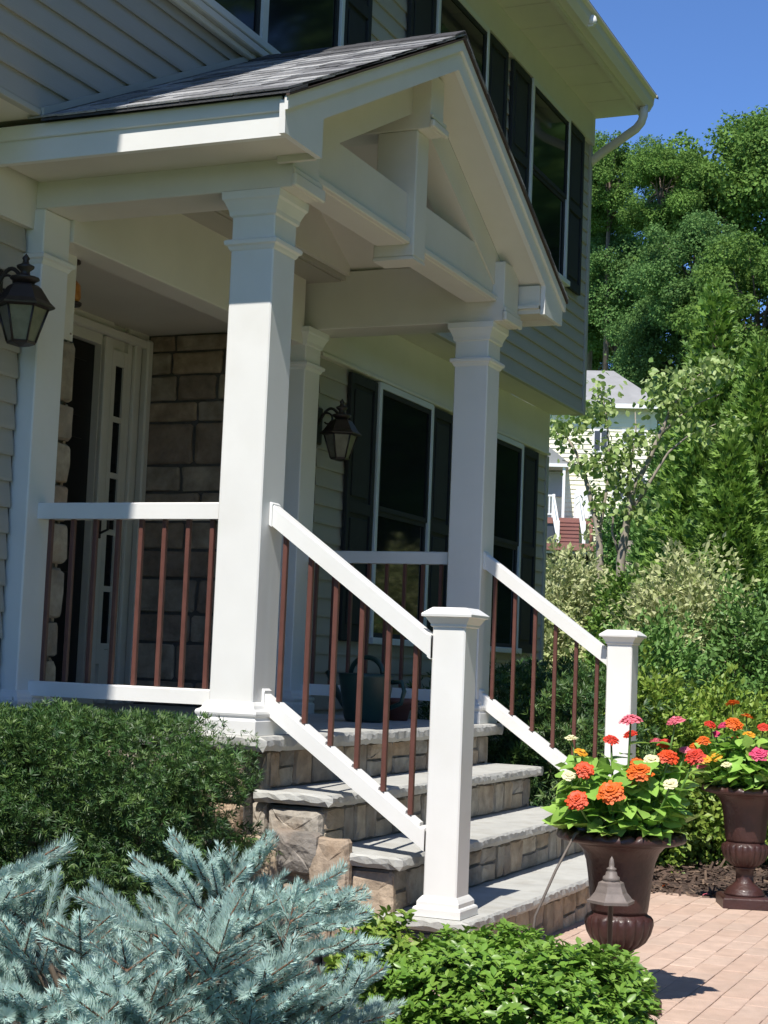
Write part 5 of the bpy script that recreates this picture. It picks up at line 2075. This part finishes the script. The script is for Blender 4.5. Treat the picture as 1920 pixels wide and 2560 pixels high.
dk = nthing('neighbour_deck', 'reddish brown raised deck with white railed stairs before the yellow house', 'deck')
DZ = nz(1290)
q = MB()
q.box(nx(1330), nx(1480), 0.9, 2.9, DZ-0.10, DZ)
q.build('platform', 'n_deck', dk)
q = MB()
q.box(nx(1330), nx(1396), 0.93, 0.97, 0.05, DZ-0.28)
q.build('skirting', 'n_dark', dk)
q = MB()
q.box(nx(1330), nx(1480), 0.85, 0.899, DZ-0.27, DZ-0.005)
q.build('rim_board', 'n_deck', dk)
q = MB()
q.box(nx(1340), nx(1518), -1.2, -0.4, -0.15, 0.16)
q.build('landing', 'n_deck', dk)
for i in range(6):
    q = MB()
    yy = -0.40+0.215*i
    zz = 0.16+(DZ-0.16)*(i+1)/7
    q.box(nx(1397), nx(1447), yy, yy+0.26, zz-0.045, zz)
    q.build('stair_tread', 'n_deck', dk)
    q = MB()
    q.box(nx(1398), nx(1446), yy+0.03, yy+0.06, zz-(DZ-0.16)/7-0.02, zz-0.046)
    q.build('stair_riser', 'n_deck', dk)


def nrail(ub, ut):
    q_ = MB()
    q_.box(nx(ub)-0.07, nx(ub)+0.07, -0.55, -0.41, 0.16, 1.20)
    q_.build('newel_post', 'n_white', dk)
    q_ = MB()
    q_.box(nx(ut)-0.07, nx(ut)+0.07, 0.9, 1.04, DZ, DZ+1.05)
    q_.build('newel_post', 'n_white', dk)
    for zo in (1.08, 0.22):
        q_ = MB()
        q_.tube([(nx(ub), -0.45, 0.10+zo), (nx(ut), 0.95, DZ-0.05+zo)], 0.055, 4)
        q_.build('stair_rail', 'n_white', dk)
    for i in range(8):
        f_ = (i+0.7)/8.6
        q_ = MB()
        xx = nx(ub)+(nx(ut)-nx(ub))*f_
        yy = -0.45+1.4*f_
        zz = 0.10+(DZ-0.15)*f_
        q_.box(xx-0.025, xx+0.025, yy-0.025, yy+0.025, zz+0.22, zz+1.06)
        q_.build('picket', 'n_white', dk)


nrail(1394, 1380)
nrail(1458, 1447)
for (ua, ub) in ((1335, 1378), (1450, 1480)):
    q = MB()
    q.box(nx(ua), nx(ub), 0.92, 0.99, DZ+0.95, DZ+1.03)
    q.box(nx(ua), nx(ub), 0.93, 0.98, DZ+0.12, DZ+0.18)
    q.build('deck_rail', 'n_white', dk)
    x = nx(ua)+0.06
    while x < nx(ub):
        q = MB()
        q.box(x-0.025, x+0.025, 0.93, 0.98, DZ+0.18, DZ+0.95)
        q.build('picket', 'n_white', dk)
        x += 0.14
q = MB()
q.box(nx(1432), nx(1474), 2.2, 2.7, DZ, DZ+1.45, 0.1)
q.build('storage_cabinet', 'n_white', dk)
q = MB()
q.tube([(nx(1476), 0.6, 0), (nx(1476), 0.6, DZ-0.1)], 0.1, 6)
q.build('deck_post', 'n_deck', dk)

# low stone retaining wall
sw = thing('garden_wall', 'low tan stone retaining wall on the slope behind the pale leaved tree', 'wall', tuple(far(1595, 1400, 52)))
wp = far(1595, 1392, 52)
gw = gz(wp[0], wp[1])
sw.location = (wp[0], wp[1], min(gw, wp[2]-0.5))
sw.rotation_euler = (0, 0, ang_n-0.06)
ORG[sw.name] = np.zeros(3)
hw = far(1595, 1352, 52)[2]-sw.location[2]
q = MB()
q.box(-0.62, 0.62, 0.03, 0.4, -0.1, hw)
q.build('core', 'mortar', sw)
lay_stones(sw, -0.62, 0.62, 0.0, hw, lambda u, z: (u, 0.029, z), F0, 'stone_face', (0.18, 0.4), (0.12, 0.2), 0.05, 301, gap=0.02)

# rough grass on the bank below the deck
n = 9000
u = rng.uniform(1350, 1560, n)
dist = rng.uniform(30, 71, n)
P = np.array([far(a_, 1400, b_) for a_, b_ in zip(u, dist)])
P[:, 2] = [gz(a_, b_)-0.035 for a_, b_ in P[:, :2]]
V, F = scatter(P, unit(np.stack([rng.normal(size=n)*.3, rng.normal(size=n)*.3, np.ones(n)], 1)), rdir(n), rng.uniform(0.08, 0.2, n), np.array([(-0.12, 0, 0), (0.12, 0, 0), (0, 1, 0.1)]), np.array([(0, 1, 2)]))
o = bpy.data.objects.new('grass', np_mesh('grass', V, F, 'grass'))
link(o)
tag(o, 'mown green grass on the bank below the neighbouring deck', 'grass', kind='stuff')
